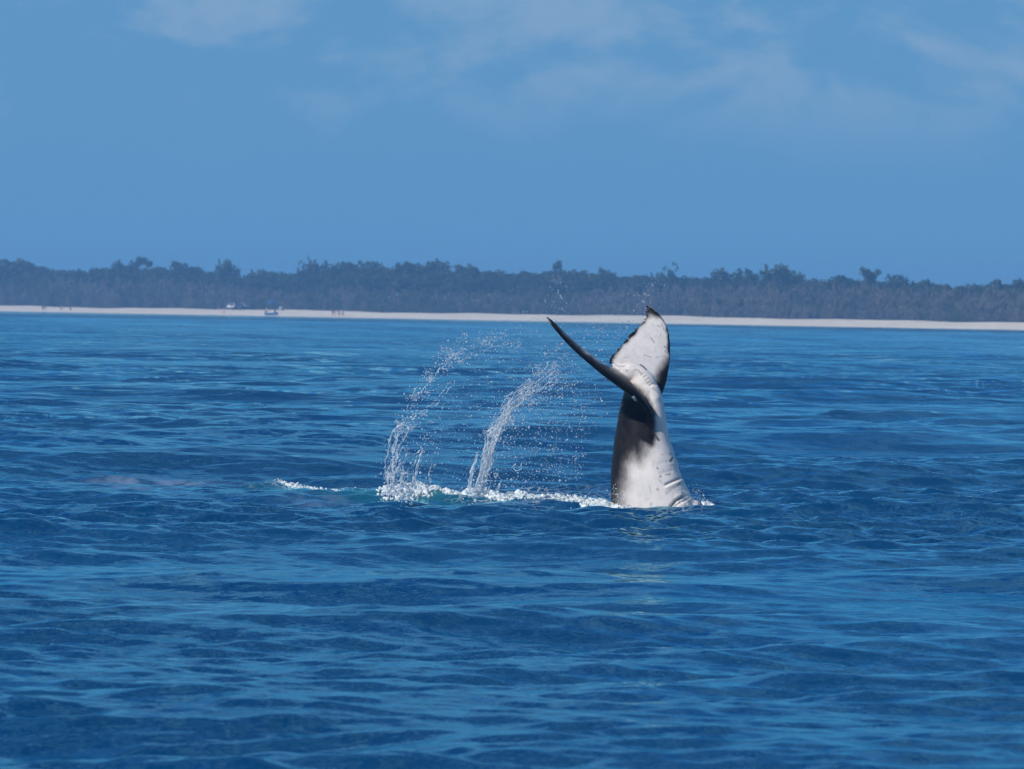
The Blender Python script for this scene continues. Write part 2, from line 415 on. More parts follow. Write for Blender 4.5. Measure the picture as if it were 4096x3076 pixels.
def trunk_mesh(cl, r):
    parts = [tube([(0, 0, -.03), (.012 * r.normal(), 0, .2), (.02 * r.normal(), 0, .45), (0.02 * r.normal(), 0, .66)], [.026, .020, .015, .009])]
    for q in sorted(cl, key=lambda q: -q[3])[:9]:
        z0 = min(.25 + .35 * r.random(), q[2] - .08)
        parts.append(tube([(0, 0, z0), (q[0] * .5, q[1] * .5, (z0 + q[2]) / 2 + .02), (q[0], q[1], q[2])], [.011, .007, .003], 5))
    return join(parts)
VAR = {}
for style, cnt in (('dome', 7), ('gap', 3), ('spiky', 3), ('flag', 2), ('bare', 2)):
    VAR[style] = []
    for k in range(cnt):
        r = np.random.default_rng(100 + k * 7 + len(style) * 31)
        V, F, cl = crown_mesh(style, r)
        cm = mesh_np('crown', V, F); cm.materials.append(M_LEAF)
        tm = mesh_np('trunk', *trunk_mesh(cl, r)); tm.materials.append(M_BARK)
        VAR[style].append((cm, tm))
SKYLINE = [(0, 1050), (200, 1070), (300, 1078), (400, 1066), (700, 1067), (850, 1082), (1000, 1084), (1100, 1087), (1250, 1080), (1350, 1067), (1500, 1062), (1780, 1077),
           (1830, 1082), (2000, 1087), (2300, 1084), (2500, 1097), (2650, 1097), (2800, 1107), (3000, 1110), (3250, 1112), (3350, 1114), (3420, 1120), (3650, 1127), (3800, 1132),
           (3950, 1137), (4096, 1137), (4600, 1150)]
def sky_y(u): return float(np.interp(u, [p[0] for p in SKYLINE], [p[1] for p in SKYLINE]))
def plant_tree(u, top, t, wpx, style, k, label, group, rz=None):
    x, y, s = shore(u, t); z = float(ground_z(s, t)) - 0.05
    h = at(u, top, y)[2] - z
    o = empty('tree', (x, y, z), random.random() * 6.28 if rz is None else rz)
    tag(o, label, 'tree', group)
    cm, tm = VAR[style][k % len(VAR[style])]
    wm = wpx * y / F_PX
    sx = wm / 0.66; sx = min(max(sx, 0.55 * h), 1.6 * h)
    for nm, me_ in (('crown', cm), ('trunk', tm)):
        c_ = link(nm, me_, None, o); c_.scale = (sx, sx, h)
    return o
SPECIAL = [
 (63, 1038, 150, 'dome', 0, 'broad dark dome-crowned tree at the left end of the skyline'),
 (573, 1029, 80, 'gap', 0, 'tall tree with a hole of sky through its crown, highest left of the white car'),
 (497, 1046, 66, 'dome', 1, 'rounded tree just left of the holed tall tree on the skyline'),
 (737, 1050, 92, 'dome', 2, 'wide bumpy tree between the holed tall tree and the tree above the white car'),
 (905, 1046, 72, 'dome', 3, 'tall rounded tree standing on the skyline directly above the white car'),
 (1208, 1042, 60, 'spiky', 0, 'thin open tree on the skyline right of the blue beach shelter'),
 (1272, 1046, 60, 'dome', 1, 'small rounded tree beside the wide flat-topped tree, left of it'),
 (1376, 1054, 135, 'dome', 4, 'wide flat-topped tree on the skyline above the group of walkers'),
 (1493, 1046, 92, 'dome', 5, 'rounded tree between the wide flat-topped tree and the arched tree'),
 (1629, 1049, 92, 'gap', 1, 'arched tree with sky showing under its curved top'),
 (1718, 1044, 104, 'dome', 6, 'large rounded tree at the right shoulder of the arched tree'),
 (1866, 1059, 84, 'dome', 0, 'low domed tree, first bump right of the arched pair'),
 (2230, 1040, 62, 'bare', 0, 'faint thin bare-topped tree rising above the left fluke tip'),
 (2426, 1076, 60, 'dome', 2, 'small tree midway between the two fluke tips'),
 (2668, 1066, 80, 'spiky', 0, 'tall spiky thin tree just right of the right fluke tip'),
 (2914, 1078, 92, 'dome', 1, 'bumpy rounded tree between the spiky tree and the big dome tree'),
 (3003, 1078, 44, 'dome', 2, 'narrow upright tree just left of the big dome tree'),
 (3117, 1066, 128, 'dome', 3, 'big dome-shaped tree standing highest on the right skyline'),
 (3357, 1106, 92, 'dome', 4, 'low broad tree between the big dome tree and the lopsided tree'),
 (3474, 1075, 96, 'flag', 0, 'lopsided tree with a branch sticking out to the left'),
 (3595, 1100, 72, 'dome', 5, 'tapering tree at the right side of the lopsided tree'),
 (3709, 1116, 62, 'bare', 1, 'small thin-topped tree in the dip right of the lopsided tree'),
 (3981, 1119, 84, 'gap', 2, 'open-crowned tree near the right end of the skyline'),
 (4066, 1118, 62, 'dome', 6, 'dark rounded tree at the right end of the skyline'),
]
for (u, top, wpx, st, k, lab) in SPECIAL:
    plant_tree(u, top, 62 + 6 * random.random(), wpx * (1.5 if st == 'dome' else 1.2), st, k, lab, 'trees of the shoreline wood', rz=0.72 + random.uniform(-.2, .2))
u = -320.0; n = 0
while u < 4420:
    for row, (t0, dy) in enumerate(((56, 22), (70, 4))):
        uu = u + random.uniform(-14, 14) + row * 22
        top = sky_y(uu) + dy + random.uniform(-5, 13)
        plant_tree(uu, top, t0 + random.uniform(-4, 4), random.uniform(95, 150), random.choice(['dome'] * 7 + ['gap']), n,
                   'green tree in the wood behind the beach, its crown merging with its neighbours', 'trees of the shoreline wood'); n += 1
    u += 46

# undergrowth in front of and between the trees: leafless grey scrub and greener thicket
def scrub_variant(r, bare):
    cl = []
    for k in range(9):
        x = r.normal() * .28; z = .45 + .5 * r.random() - abs(x) * .4
        cl.append((x, r.normal() * .2, z, .13 + .08 * r.random(), .14 + .1 * r.random()))
    for k in range(5): cl.append((r.normal() * .3, r.normal() * .25, .2 + .12 * r.random(), .2, .2))
    return leaf_cloud(cl, 420, .055 if bare else .06, r, tall=1.7 if bare else 1.2)
SV = {True: [scrub_variant(np.random.default_rng(40 + k), True) for k in range(6)], False: [scrub_variant(np.random.default_rng(60 + k), False) for k in range(6)]}
acc = {True: [], False: []}
SCTOP = [(-400, 1112), (0, 1110), (300, 1118), (500, 1108), (700, 1112), (880, 1118), (950, 1138), (1100, 1148), (1300, 1142), (1500, 1150), (1900, 1158), (2200, 1150), (2500, 1148), (2700, 1132),
         (3000, 1128), (3300, 1136), (3600, 1142), (4096, 1150), (4500, 1158)]
sc_y = lambda u: float(np.interp(u, [p[0] for p in SCTOP], [p[1] for p in SCTOP]))
for row, (t0, frac) in enumerate(((28.5, .40), (33, .70), (38, .90), (44, 1.0))):
    u = -350.0
    while u < 4450:
        uu = u + random.uniform(-8, 8); t = t0 + random.uniform(-2, 2)
        x, y, s = shore(uu, t); z = float(ground_z(s, t)) - .05
        h = max(1.2, (at(uu, sc_y(uu) + random.uniform(-9, 14), y)[2] - z) * frac * random.uniform(.88, 1.06))
        gr = 0.75 if 1250 < uu < 2300 else (0.25 if uu < 1250 else 0.12)
        gr = gr + 0.25 * math.sin(uu * 0.012)
        bare = random.random() > gr
        V_, F_ = random.choice(SV[bare]); a = random.random() * 6.28; wd = random.uniform(3.6, 6.0) * (1 if frac > .5 else .6)
        Q = V_ * np.array([wd * .75, wd * .75, h]); Q = np.stack([Q[:, 0] * math.cos(a) - Q[:, 1] * math.sin(a), Q[:, 0] * math.sin(a) + Q[:, 1] * math.cos(a), Q[:, 2]], -1)
        acc[bare].append((Q + np.array([x, y, z]), F_))
        u += random.uniform(15, 24) * (1.3 if row > 1 else 1)
V_, F_ = join(acc[True]); tag(link('scrub', mesh_np('grey_scrub', V_, F_), M_SCRUB), 'belt of greyish mauve leafless scrub along the beach', 'scrub', kind='stuff')
V_, F_ = join(acc[False]); tag(link('thicket', mesh_np('green_thicket', V_, F_), M_SCRUBG), 'greener thicket between the grey scrub along the beach', 'thicket', kind='stuff')
# the wood further back, only seen in the gaps of the nearer crowns
back = []
for k in range(260):
    uu = random.uniform(-500, 4600); t = random.uniform(84, 150)
    x, y, s = shore(uu, t); z = float(ground_z(s, t))
    h = (at(uu, sky_y(uu) + random.uniform(6, 22), y)[2] - z); wd = random.uniform(7, 10)
    cm = random.choice(VAR['dome'])[0]
    co = np.empty(len(cm.vertices) * 3, np.float32); cm.vertices.foreach_get('co', co); co = co.reshape(-1, 3)[:2000]
    back.append((co * np.array([wd * 1.4, wd * 1.4, h]) + np.array([x, y, z]), np.arange(2000).reshape(-1, 4)))
V_, F_ = join(back); tag(link('wood', mesh_np('far_wood', V_, F_), M_LEAF), 'wood further back behind the shoreline trees', 'wood', kind='stuff')

# ------------------------------------------------------------------ on the beach: cars, shelter, boat, people
def bm_obj(name, build, mat, parent=None, bevel=0.0, smooth=False):
    bm = bmesh.new(); build(bm)
    if bevel: bmesh.ops.bevel(bm, geom=bm.edges[:], offset=bevel, segments=2, affect='EDGES', clamp_overlap=True)
    bmesh.ops.recalc_face_normals(bm, faces=bm.faces[:])
    me = bpy.data.meshes.new(name); bm.to_mesh(me); bm.free()
    return link(name, me, mat, parent, smooth)
def box(bm, x0, x1, y0, y1, z0, z1, tx=0.0, ty=0.0):
    v = [bm.verts.new(p) for p in ((x0, y0, z0), (x1, y0, z0), (x1, y1, z0), (x0, y1, z0), (x0 + tx, y0 + ty, z1), (x1 - tx, y0 + ty, z1), (x1 - tx, y1 - ty, z1), (x0 + tx, y1 - ty, z1))]
    for f in ((0, 3, 2, 1), (4, 5, 6, 7), (0, 1, 5, 4), (1, 2, 6, 5), (2, 3, 7, 6), (3, 0, 4, 7)): bm.faces.new([v[i] for i in f])
def prism(bm, prof, y0, y1):
    a = [bm.verts.new((x, y0, z)) for x, z in prof]; b = [bm.verts.new((x, y1, z)) for x, z in prof]; n = len(prof)
    bm.faces.new(a); bm.faces.new(b[::-1])
    for i in range(n): bm.faces.new((a[i], b[i], b[(i + 1) % n], a[(i + 1) % n]))
M_GLASS = simple('dark_glass', (0.02, 0.025, 0.03), 0.08, 0.1)
M_TYRE = simple('tyre_rubber', (0.02, 0.02, 0.02), 0.85)
M_METAL = simple('grey_metal', (0.45, 0.45, 0.46), 0.35, Metallic=0.8)
def car(u, t, rz, paint, label, group):
    x, y, s = shore(u, t); o = empty('parked_car', (x, y, float(ground_z(s, t))), rz); tag(o, label, 'car', group)
    bm_obj('body', lambda b: prism(b, [(-2.2, .42), (2.15, .42), (2.25, .70), (2.2, 1.02), (1.25, 1.12), (.62, 1.72), (-2.0, 1.76), (-2.2, 1.1)], -.88, .88), paint, o, .06, True)
    def win(b):
        for sg in (-1, 1): prism(b, [(1.02, 1.17), (.55, 1.62), (-.45, 1.64), (-.45, 1.17)], sg * .885 - .006, sg * .885 + .006)
    bm_obj('window', win, M_GLASS, o)
    def win2(b):
        for sg in (-1, 1): prism(b, [(-.55, 1.17), (-.55, 1.64), (-1.85, 1.64), (-1.95, 1.17)], sg * .885 - .006, sg * .885 + .006)
    bm_obj('window', win2, M_GLASS, o)
    def scr(b):
        v = [b.verts.new(p) for p in ((1.235, -.74, 1.16), (1.235, .74, 1.16), (.68, .66, 1.685), (.68, -.66, 1.685))]; b.faces.new(v)
    bm_obj('windscreen', scr, M_GLASS, o)
    bm_obj('bumper', lambda b: box(b, 2.2, 2.36, -.84, .84, .46, .66), M_TYRE, o, .03)
    for yy_ in (-.6, .6): bm_obj('headlight', lambda b: box(b, 2.2, 2.27, yy_ - .16, yy_ + .16, .76, .94), M_METAL, o, .02)
    for wx_ in (-1.4, 1.4):
        for wy_ in (-.8, .8):
            def wheel(b, r_=.40, wd_=.13):
                bmesh.ops.create_cone(b, segments=20, radius1=r_, radius2=r_, depth=wd_ * 2, cap_ends=True, matrix=Matrix.Translation((wx_, wy_, .40)) @ Matrix.Rotation(math.pi / 2, 4, 'X'))
            wh = bm_obj('wheel', wheel, M_TYRE, o, .02)
            bm_obj('rim', lambda b: wheel(b, .22, .137), M_METAL, wh)
    return o
M_WHITEP = simple('white_paint', (0.80, 0.80, 0.80), 0.25, 0.03)
M_DARKP = simple('dark_paint', (0.03, 0.04, 0.07), 0.25, 0.1)
M_GREYP = simple('silver_paint', (0.33, 0.34, 0.33), 0.3, 0.05)
cg = 'cars parked where the beach meets the scrub'
car(931, 24.5, -1.95, M_WHITEP, 'white four-wheel drive parked at the top of the beach', cg)
car(955, 25.5, -1.05, M_DARKP, 'dark car parked close beside the white one', cg)
car(976, 28.5, -0.9, M_GREYP, 'silver grey car half hidden in the scrub right of the dark one', cg)

M_BLUE = simple('blue_canvas', (0.02, 0.08, 0.25), 0.7)
M_PALE = simple('pale_canvas', (0.26, 0.25, 0.28), 0.8)
M_BOAT = simple('blue_hull', (0.07, 0.19, 0.36), 0.5)
x, y, s = shore(1088, 24); o = tag(empty('beach_shelter', (x, y, float(ground_z(s, 24))), .5), 'blue pop-up beach shelter on four thin poles', 'shelter')
def canopy(b):
    top = b.verts.new((0, 0, 2.75)); e = [b.verts.new((1.45 * math.cos(math.pi / 4 + k * math.pi / 2), 1.45 * math.sin(math.pi / 4 + k * math.pi / 2), 2.15)) for k in range(4)]
    l = [b.verts.new((q.co.x * 1.01, q.co.y * 1.01, 1.93)) for q in e]
    for k in range(4): b.faces.new((top, e[k], e[(k + 1) % 4])); b.faces.new((e[k], l[k], l[(k + 1) % 4], e[(k + 1) % 4]))
bm_obj('canopy', canopy, M_BLUE, o)
for k in range(4):
    a = math.pi / 4 + k * math.pi / 2
    link('pole', mesh_np('pole', *tube([(1.42 * math.cos(a), 1.42 * math.sin(a), -.05), (1.42 * math.cos(a), 1.42 * math.sin(a), 2.16)], [.03, .03])), M_METAL, o)
x, y, s = shore(1124, 23); o = tag(empty('beach_tent', (x, y, float(ground_z(s, 23))), .6), 'small pale dome tent right of the blue shelter', 'tent')
def dome(b):
    bmesh.ops.create_uvsphere(b, u_segments=16, v_segments=10, radius=1.0, matrix=Matrix.Diagonal((.75, .75, 1.15, 1)))
    bmesh.ops.bisect_plane(b, geom=b.verts[:] + b.edges[:] + b.faces[:], plane_co=(0, 0, -.02), plane_no=(0, 0, -1), clear_outer=True)
bm_obj('tent_fabric', dome, M_PALE, o, 0, True)
bm_obj('tent_door', lambda b: prism(b, [(-.35, 0), (.35, 0), (0, .8)], -.80, -.76), M_DARKP, o)
x, y, s = shore(1086, 3.5); o = tag(empty('small_boat', (x, y, float(ground_z(s, 3.5)) + .02), 0.25), 'small blue boat pulled up at the edge of the water', 'boat')
def hull(b):
    secs = [(-1.6, .62, .62), (-.6, .70, .64), (.6, .62, .70), (1.3, .34, .80), (1.75, .04, .90)]; rows = []
    for X_, hw, top in secs:
        rows.append([b.verts.new((X_, yy_ * hw, z_)) for yy_, z_ in ((-1, top), (-.85, .25), (-.3, .02), (.3, .02), (.85, .25), (1, top), (.88, top - .03), (.7, .3), (-.7, .3), (-.88, top - .03))])
    for r0, r1 in zip(rows, rows[1:]):
        for k in range(10): b.faces.new((r0[k], r0[(k + 1) % 10], r1[(k + 1) % 10], r1[k]))
    b.faces.new(rows[0]); b.faces.new(rows[-1][::-1])
bm_obj('hull', hull, M_BOAT, o)
bm_obj('thwart', lambda b: box(b, -.35, -.05, -.6, .6, .45, .5), M_METAL, o)
bm_obj('outboard_motor', lambda b: (box(b, -1.85, -1.6, -.16, .16, .62, 1.05, .03, .03), box(b, -1.76, -1.66, -.06, .06, .02, .62)), M_DARKP, o, .02)

M_SKINP = simple('bare_skin', (0.42, 0.26, 0.20), 0.6, 0.1)
def person(u, t, rz, shirt, shorts, label, group=None, stride=0.16):
    x, y, s = shore(u, t); o = tag(empty('person', (x, y, float(ground_z(s, t))), rz), label, 'person', group)
    st = stride
    P = [(0, 0, .95), (0, 0, 1.15), (0, 0, 1.38), (0, .01, 1.50), (0, .02, 1.60), (0, .02, 1.72),                 # pelvis .. crown
         (-.10, 0, .90), (-.11, -st, .50), (-.11, -st * 1.1, .08), (-.11, -st * 1.1 + .14, .04), (.10, 0, .90), (.11, st, .50), (.11, st * .9, .08), (.11, st * .9 + .14, .04),
         (-.19, 0, 1.40), (-.24, .05, 1.12), (-.24, .13, .88), (.19, 0, 1.40), (.24, -.05, 1.12), (.24, .02, .88)]
    E = [(0, 1), (1, 2), (2, 3), (3, 4), (4, 5), (0, 6), (6, 7), (7, 8), (8, 9), (0, 10), (10, 11), (11, 12), (12, 13), (2, 14), (14, 15), (15, 16), (2, 17), (17, 18), (18, 19)]
    R = [.14, .13, .14, .055, .09, .07, .095, .065, .045, .04, .095, .065, .045, .04, .06, .045, .04, .06, .045, .04]
    me_ = bpy.data.meshes.new('body'); me_.from_pydata(P, E, []); b = link('body', me_, M_SKINP, o)
    sk = b.modifiers.new('skin', 'SKIN')
    for q, r_ in zip(me_.skin_vertices[0].data, R): q.radius = (r_, r_)
    me_.skin_vertices[0].data[0].use_root = True
    b.modifiers.new('sub', 'SUBSURF').levels = 1
    def tee(bb):
        rr = [(.82, .175, .13), (1.05, .165, .125), (1.30, .20, .14), (1.43, .17, .11), (1.47, .08, .08)]
        rows = [[bb.verts.new((a_ * math.cos(k * math.pi / 6), b_ * math.sin(k * math.pi / 6), z_)) for k in range(12)] for z_, a_, b_ in rr]
        for r0, r1 in zip(rows, rows[1:]):
            for k in range(12): bb.faces.new((r0[k], r0[(k + 1) % 12], r1[(k + 1) % 12], r1[k]))
    bm_obj('shirt', tee, shirt, o, 0, True)
    def sh(bb):
        for sg in (-1, 1):
            rows = [[bb.verts.new((sg * cx_ + r_ * math.cos(k * math.pi / 6), sg * st * f + r_ * 1.05 * math.sin(k * math.pi / 6), z_)) for k in range(12)] for z_, cx_, r_, f in ((.96, .07, .125, 0), (.80, .10, .125, .25), (.55, .11, .105, .9))]
            for r0, r1 in zip(rows, rows[1:]):
                for k in range(12): bb.faces.new((r0[k], r0[(k + 1) % 12], r1[(k + 1) % 12], r1[k]))
    bm_obj('shorts', sh, shorts, o, 0, True)
    bm_obj('hair', lambda bb: bmesh.ops.create_uvsphere(bb, u_segments=10, v_segments=8, radius=.105, matrix=Matrix.Translation((0, -.005, 1.68))), M_TYRE, o, 0, True)
    return o
C_DARK = simple('dark_cloth', (0.03, 0.035, 0.06), 0.9); C_RED = simple('red_cloth', (0.45, 0.07, 0.05), 0.9)
C_PINK = simple('pink_cloth', (0.60, 0.30, 0.25), 0.9); C_NAVY = simple('navy_cloth', (0.05, 0.07, 0.16), 0.9); C_WHITE = simple('white_cloth', (0.65, 0.62, 0.62), 0.9)
C_ORANGE = simple('orange_cloth', (0.75, 0.28, 0.16), 0.9)
pg = 'people along the beach'
person(172, 4, .4, C_DARK, C_DARK, 'person in dark clothes, farthest left on the beach', pg)
person(181, 9, 1.6, C_NAVY, C_DARK, 'person in navy standing just behind the leftmost dark one', pg)
person(245, 6, -.8, C_RED, C_NAVY, 'person in a red top on the left beach', pg)
person(282, 4, 2.4, C_DARK, C_DARK, 'person in dark clothes right of the red top', pg)
person(896, 6, .9, C_ORANGE, C_PINK, 'person in orange on the sand below the white car', pg)
person(1066, 8, -.3, C_PINK, C_NAVY, 'person in a pink top beside the blue boat', pg)
person(1100, 5, 2.9, C_NAVY, C_DARK, 'person in navy behind the stern of the blue boat', pg)
person(1331, 5, .4, C_DARK, C_RED, 'person in a dark top and red shorts, left end of the walking group', pg)
person(1341, 3, .7, C_PINK, C_PINK, 'person all in pink in the walking group', pg)
person(1355, 6, 1.2, C_DARK, C_DARK, 'person all in dark in the middle of the walking group', pg)
person(1364, 7, 1.9, C_WHITE, C_PINK, 'person in a white top in the walking group', pg)
person(1373, 5, 2.2, C_NAVY, C_NAVY, 'person in navy at the right end of the walking group', pg)

# ------------------------------------------------------------------ the whale's tail
WD = 78.0                                   # distance; whale coordinates come from a 1399-pixel-wide study of the photograph
def wp(cx, cy, dep=0.0):
    return at(2100 + cx * 800 / 1399.0, 1150 + cy * 800 / 1399.0, WD + dep)
KM = 800 / 1399.0 * WD / F_PX               # metres per study pixel
def catmull(P, n):
    P = np.asarray(P, float); Q = np.vstack([2 * P[0] - P[1], P, 2 * P[-1] - P[-2]]); out = []
    for i in range(len(P) - 1):
        p0, p1, p2, p3 = Q[i:i + 4]
        for t in np.linspace(0, 1, n, endpoint=False):
            out.append(0.5 * ((2 * p1) + (-p0 + p2) * t + (2 * p0 - 5 * p1 + 4 * p2 - p3) * t ** 2 + (-p0 + 3 * p1 - 3 * p2 + p3) * t ** 3))
    out.append(P[-1]); return np.array(out)
def loft_rings(rings, cap=True):
    R = np.array(rings); n, k, _ = R.shape; V = R.reshape(-1, 3); F = []
    for i in range(n - 1):
        for j in range(k): F.append((i * k + j, i * k + (j + 1) % k, (i + 1) * k + (j + 1) % k, (i + 1) * k + j))
    Fl = [list(f) for f in F] + [list(range(k))[::-1], list(range((n - 1) * k, n * k))]
    return V, Fl
# peduncle: (left edge, right edge, row, depth half-axis, depth of the axis)
PED = [(560, 1290, 1950, 330, .05), (580, 1225, 1740, 310, .03), (601, 1195, 1540, 285, .02), (600, 1158, 1440, 265, .01), (600, 1118, 1365, 250, 0), (601, 1085, 1290, 236, 0), (607, 1068, 1220, 222, 0), (614, 1046, 1160, 210, 0),
       (625, 1012, 1060, 190, 0), (639, 996, 980, 170, 0), (652, 984, 900, 150, 0), (668, 970, 820, 130, 0), (688, 953, 745, 110, .0), (700, 930, 690, 92, 0)]
PEDs = catmull(PED, 5)
K = 40; rings = []
for l, r_, row, ry, dep in PEDs:
    ring = []
    for k in range(K):
        t = 2 * math.pi * k / K
        ex = 2.25
        cx_ = math.copysign(abs(math.cos(t)) ** (2 / ex), math.cos(t)); sy = math.copysign(abs(math.sin(t)) ** (2 / ex), math.sin(t))
        # belly keel at the right and towards the camera, back keel at the left and away from it
        ring.append(wp((l + r_) / 2 + (r_ - l) / 2 * cx_, row, dep + sy * ry * KM - 0.16 * KM * ry * cx_))
    rings.append(ring)
parts = [loft_rings(rings)]
# the axis bends over towards the notch between the flukes
AX = catmull([(816, 720, 0, 118, 100), (812, 660, 0, 100, 84), (782, 610, -.01, 72, 60), (735, 592, -.03, 64, 50), (678, 566, -.04, 44, 36), (618, 541, -.02, 20, 20)], 5)
rings = []
for i, (cx_, cy_, dep, ra, rb) in enumerate(AX):
    d = AX[min(i + 1, len(AX) - 1)][:2] - AX[max(i - 1, 0)][:2]; d = d / np.hypot(*d); nx, ny = -d[1], d[0]
    rings.append([wp(cx_ + nx * ra * math.cos(2 * math.pi * k / 24), cy_ + ny * ra * math.cos(2 * math.pi * k / 24), dep + rb * KM * math.sin(2 * math.pi * k / 24)) for k in range(24)])
parts.append(loft_rings(rings))
def fluke(secs, nsec, serr, seed):
    """secs: (LE cx, cy, dep, TE cx, cy, dep, thickness in m)"""
    Sx = catmull(secs, nsec); r = np.random.default_rng(seed); rings = []
    for i, s_ in enumerate(Sx):
        a = wp(*s_[:3]); b = wp(*s_[3:6]); th = s_[6]
        sp = wp(*Sx[min(i + 1, len(Sx) - 1)][:3]) + wp(*Sx[min(i + 1, len(Sx) - 1)][3:6]) - wp(*Sx[max(i - 1, 0)][:3]) - wp(*Sx[max(i - 1, 0)][3:6])
        ch = b - a; L = np.linalg.norm(ch); nrm = np.cross(ch, sp); nrm = nrm / (np.linalg.norm(nrm) + 1e-9)
        up, lo = [], []
        jag = serr * (0.5 * math.sin(i * 2.3 + seed) + r.normal() * .6) if 2 < i < len(Sx) - 3 else 0
        for q in np.linspace(0, 1, 15):
            f = q ** 1.5
            y_ = 2.6 * th * (0.2969 * math.sqrt(f) - 0.126 * f - 0.3516 * f ** 2 + 0.2843 * f ** 3 - 0.1015 * f ** 4) + 0.006
            p_ = a + ch * f * (1 + jag / max(L, .1))
            up.append(p_ + nrm * y_); lo.append(p_ - nrm * y_)
        rings.append(up + lo[::-1])
    return loft_rings(rings)
LF = [(890, 1085, -.27, 690, 640, -.02, .10), (902, 1010, -.36, 660, 605, -.03, .16), (880, 900, -.46, 660, 585, -.05, .19), (822, 806, -.59, 640, 572, -.09, .21), (712, 718, -.74, 596, 555, -.15, .205), (572, 616, -.88, 530, 525, -.28, .175),
      (438, 512, -.99, 450, 462, -.46, .12), (335, 422, -1.06, 360, 390, -.66, .095), (250, 333, -1.11, 275, 312, -.87, .07), (190, 264, -1.14, 205, 244, -1.03, .045), (150, 207, -1.15, 154, 203, -1.12, .018)]
RF = [(910, 850, .05, 650, 560, .0, .10), (955, 755, .13, 600, 535, .0, .13), (985, 675, .24, 586, 512, .04, .13), (1003, 590, .37, 604, 478, .13, .12), (1014, 500, .50, 648, 430, .26, .105), (1016, 410, .62, 704, 365, .41, .09),
      (1006, 320, .73, 768, 300, .56, .075), (980, 245, .82, 824, 240, .70, .06), (942, 193, .89, 847, 190, .82, .045), (900, 152, .94, 845, 152, .91, .03), (858, 124, .98, 850, 126, .975, .014)]
parts.append(fluke(LF, 9, 0.012, 3)); parts.append(fluke(RF, 11, 0.028, 5))
# fold of belly skin low on the right
def blob(c_, rad, dirs):
    bm = bmesh.new(); bmesh.ops.create_icosphere(bm, subdivisions=3, radius=1.0)
    V_ = np.array([v.co[:] for v in bm.verts]); F_ = [[v.index for v in f.verts] for f in bm.faces]; bm.free()
    return c_ + (V_ * np.array(rad)) @ dirs, F_
ang = -0.45
rotm = np.array([[math.cos(ang), 0, math.sin(ang)], [0, 1, 0], [-math.sin(ang), 0, math.cos(ang)]])
parts.append(blob(wp(1015, 1440, -.05), (.24, .30, .22), np.eye(3)))
parts.append(blob(wp(1110, 1492, -.10), (.27, .20, .11), rotm))
parts.append(blob(wp(1190, 1538, -.08), (.22, .18, .05), rotm))
Vs, Fs, o_ = [], [], 0
for V_, F_ in parts:
    Vs.append(np.asarray(V_)); Fs += [[i + o_ for i in f] for f in F_]; o_ += len(V_)
raw = bpy.data.meshes.new('whale_raw'); raw.from_pydata(np.vstack(Vs).tolist(), [], Fs)
def remeshed(me_, voxel, smooth=0, factor=.5, name=None):
    ob = bpy.data.objects.new('tmp', me_); COL.objects.link(ob)
    bm = bmesh.new(); bm.from_mesh(me_); bmesh.ops.recalc_face_normals(bm, faces=bm.faces[:]); bm.to_mesh(me_); bm.free()
    md = ob.modifiers.new('r', 'REMESH'); md.mode = 'VOXEL'; md.voxel_size = voxel
    if smooth: sm = ob.modifiers.new('s', 'SMOOTH'); sm.iterations = smooth; sm.factor = factor
    dg = bpy.context.evaluated_depsgraph_get(); dg.update()
    out = bpy.data.meshes.new_from_object(ob.evaluated_get(dg), depsgraph=dg)
    bpy.data.objects.remove(ob); bpy.data.meshes.remove(me_)
    out.name = name or out.name
    return out
wm_ = remeshed(raw, 0.0125, 5, .5, 'humpback_whale')
nv = len(wm_.vertices)
co = np.empty(nv * 3, np.float32); wm_.vertices.foreach_get('co', co); co = co.reshape(-1, 3).astype(float)
nr = np.empty(nv * 3, np.float32); wm_.vertex_normals.foreach_get('vector', nr); nr = nr.reshape(-1, 3).astype(float)
# study coordinates of each vertex
q = (co - np.array([0, 0, CAM_H])) @ CAM_R
cu = 2048 + F_PX * q[:, 0] / -q[:, 2]; cv = 1538 - F_PX * q[:, 1] / -q[:, 2]
cx = (cu - 2100) * 1399 / 800; cy = (cv - 1150) * 1399 / 800; dep = co[:, 1] - WD
def inside(px, py, poly):
    r_ = np.zeros(px.shape, bool); n_ = len(poly)
    for i in range(n_):
        (x0, y0), (x1, y1) = poly[i], poly[(i + 1) % n_]
        cnd = ((y0 > py) != (y1 > py)) & (px < (x1 - x0) * (py - y0) / (y1 - y0 + 1e-12) + x0); r_ ^= cnd
    return r_
def sdf(poly, soft):
    D = seg_dist(cx, cy, list(poly) + [poly[0]]); D = np.where(inside(cx, cy, poly), D, -D)
    t = np.clip(D / soft * .5 + .5, 0, 1); return t * t * (3 - 2 * t)
def line(pts, wd):
    return np.exp(-(seg_dist(cx, cy, pts) / wd) ** 2)
def wob(fx, fy, ph): return np.sin(cx * fx + 1.7 * np.sin(cy * fy * .7 + ph) + ph) * np.sin(cy * fy + 1.3 * np.sin(cx * fx * .6) + 2 * ph)
front = np.clip(0.5 - nr[:, 1] * 2.0, 0, 1)
cx0, cy0 = cx.copy(), cy.copy()
cx = cx0 + 9 * wob(.021, .017, .4) + 5 * wob(.06, .05, 1.9); cy = cy0 + 9 * wob(.018, .022, 2.4) + 5 * wob(.055, .06, .7)
lf_zone = (dep < -.30)
isL = np.clip((-.22 - dep) / .10, 0, 1) * (cx < 915)
black = np.zeros(nv)
strip_w = sdf([(560, 505), (600, 535), (650, 572), (715, 612), (770, 648), (812, 690), (850, 730), (875, 780), (895, 850), (910, 960), (1000, 900), (960, 700), (800, 560), (620, 500)], 34)
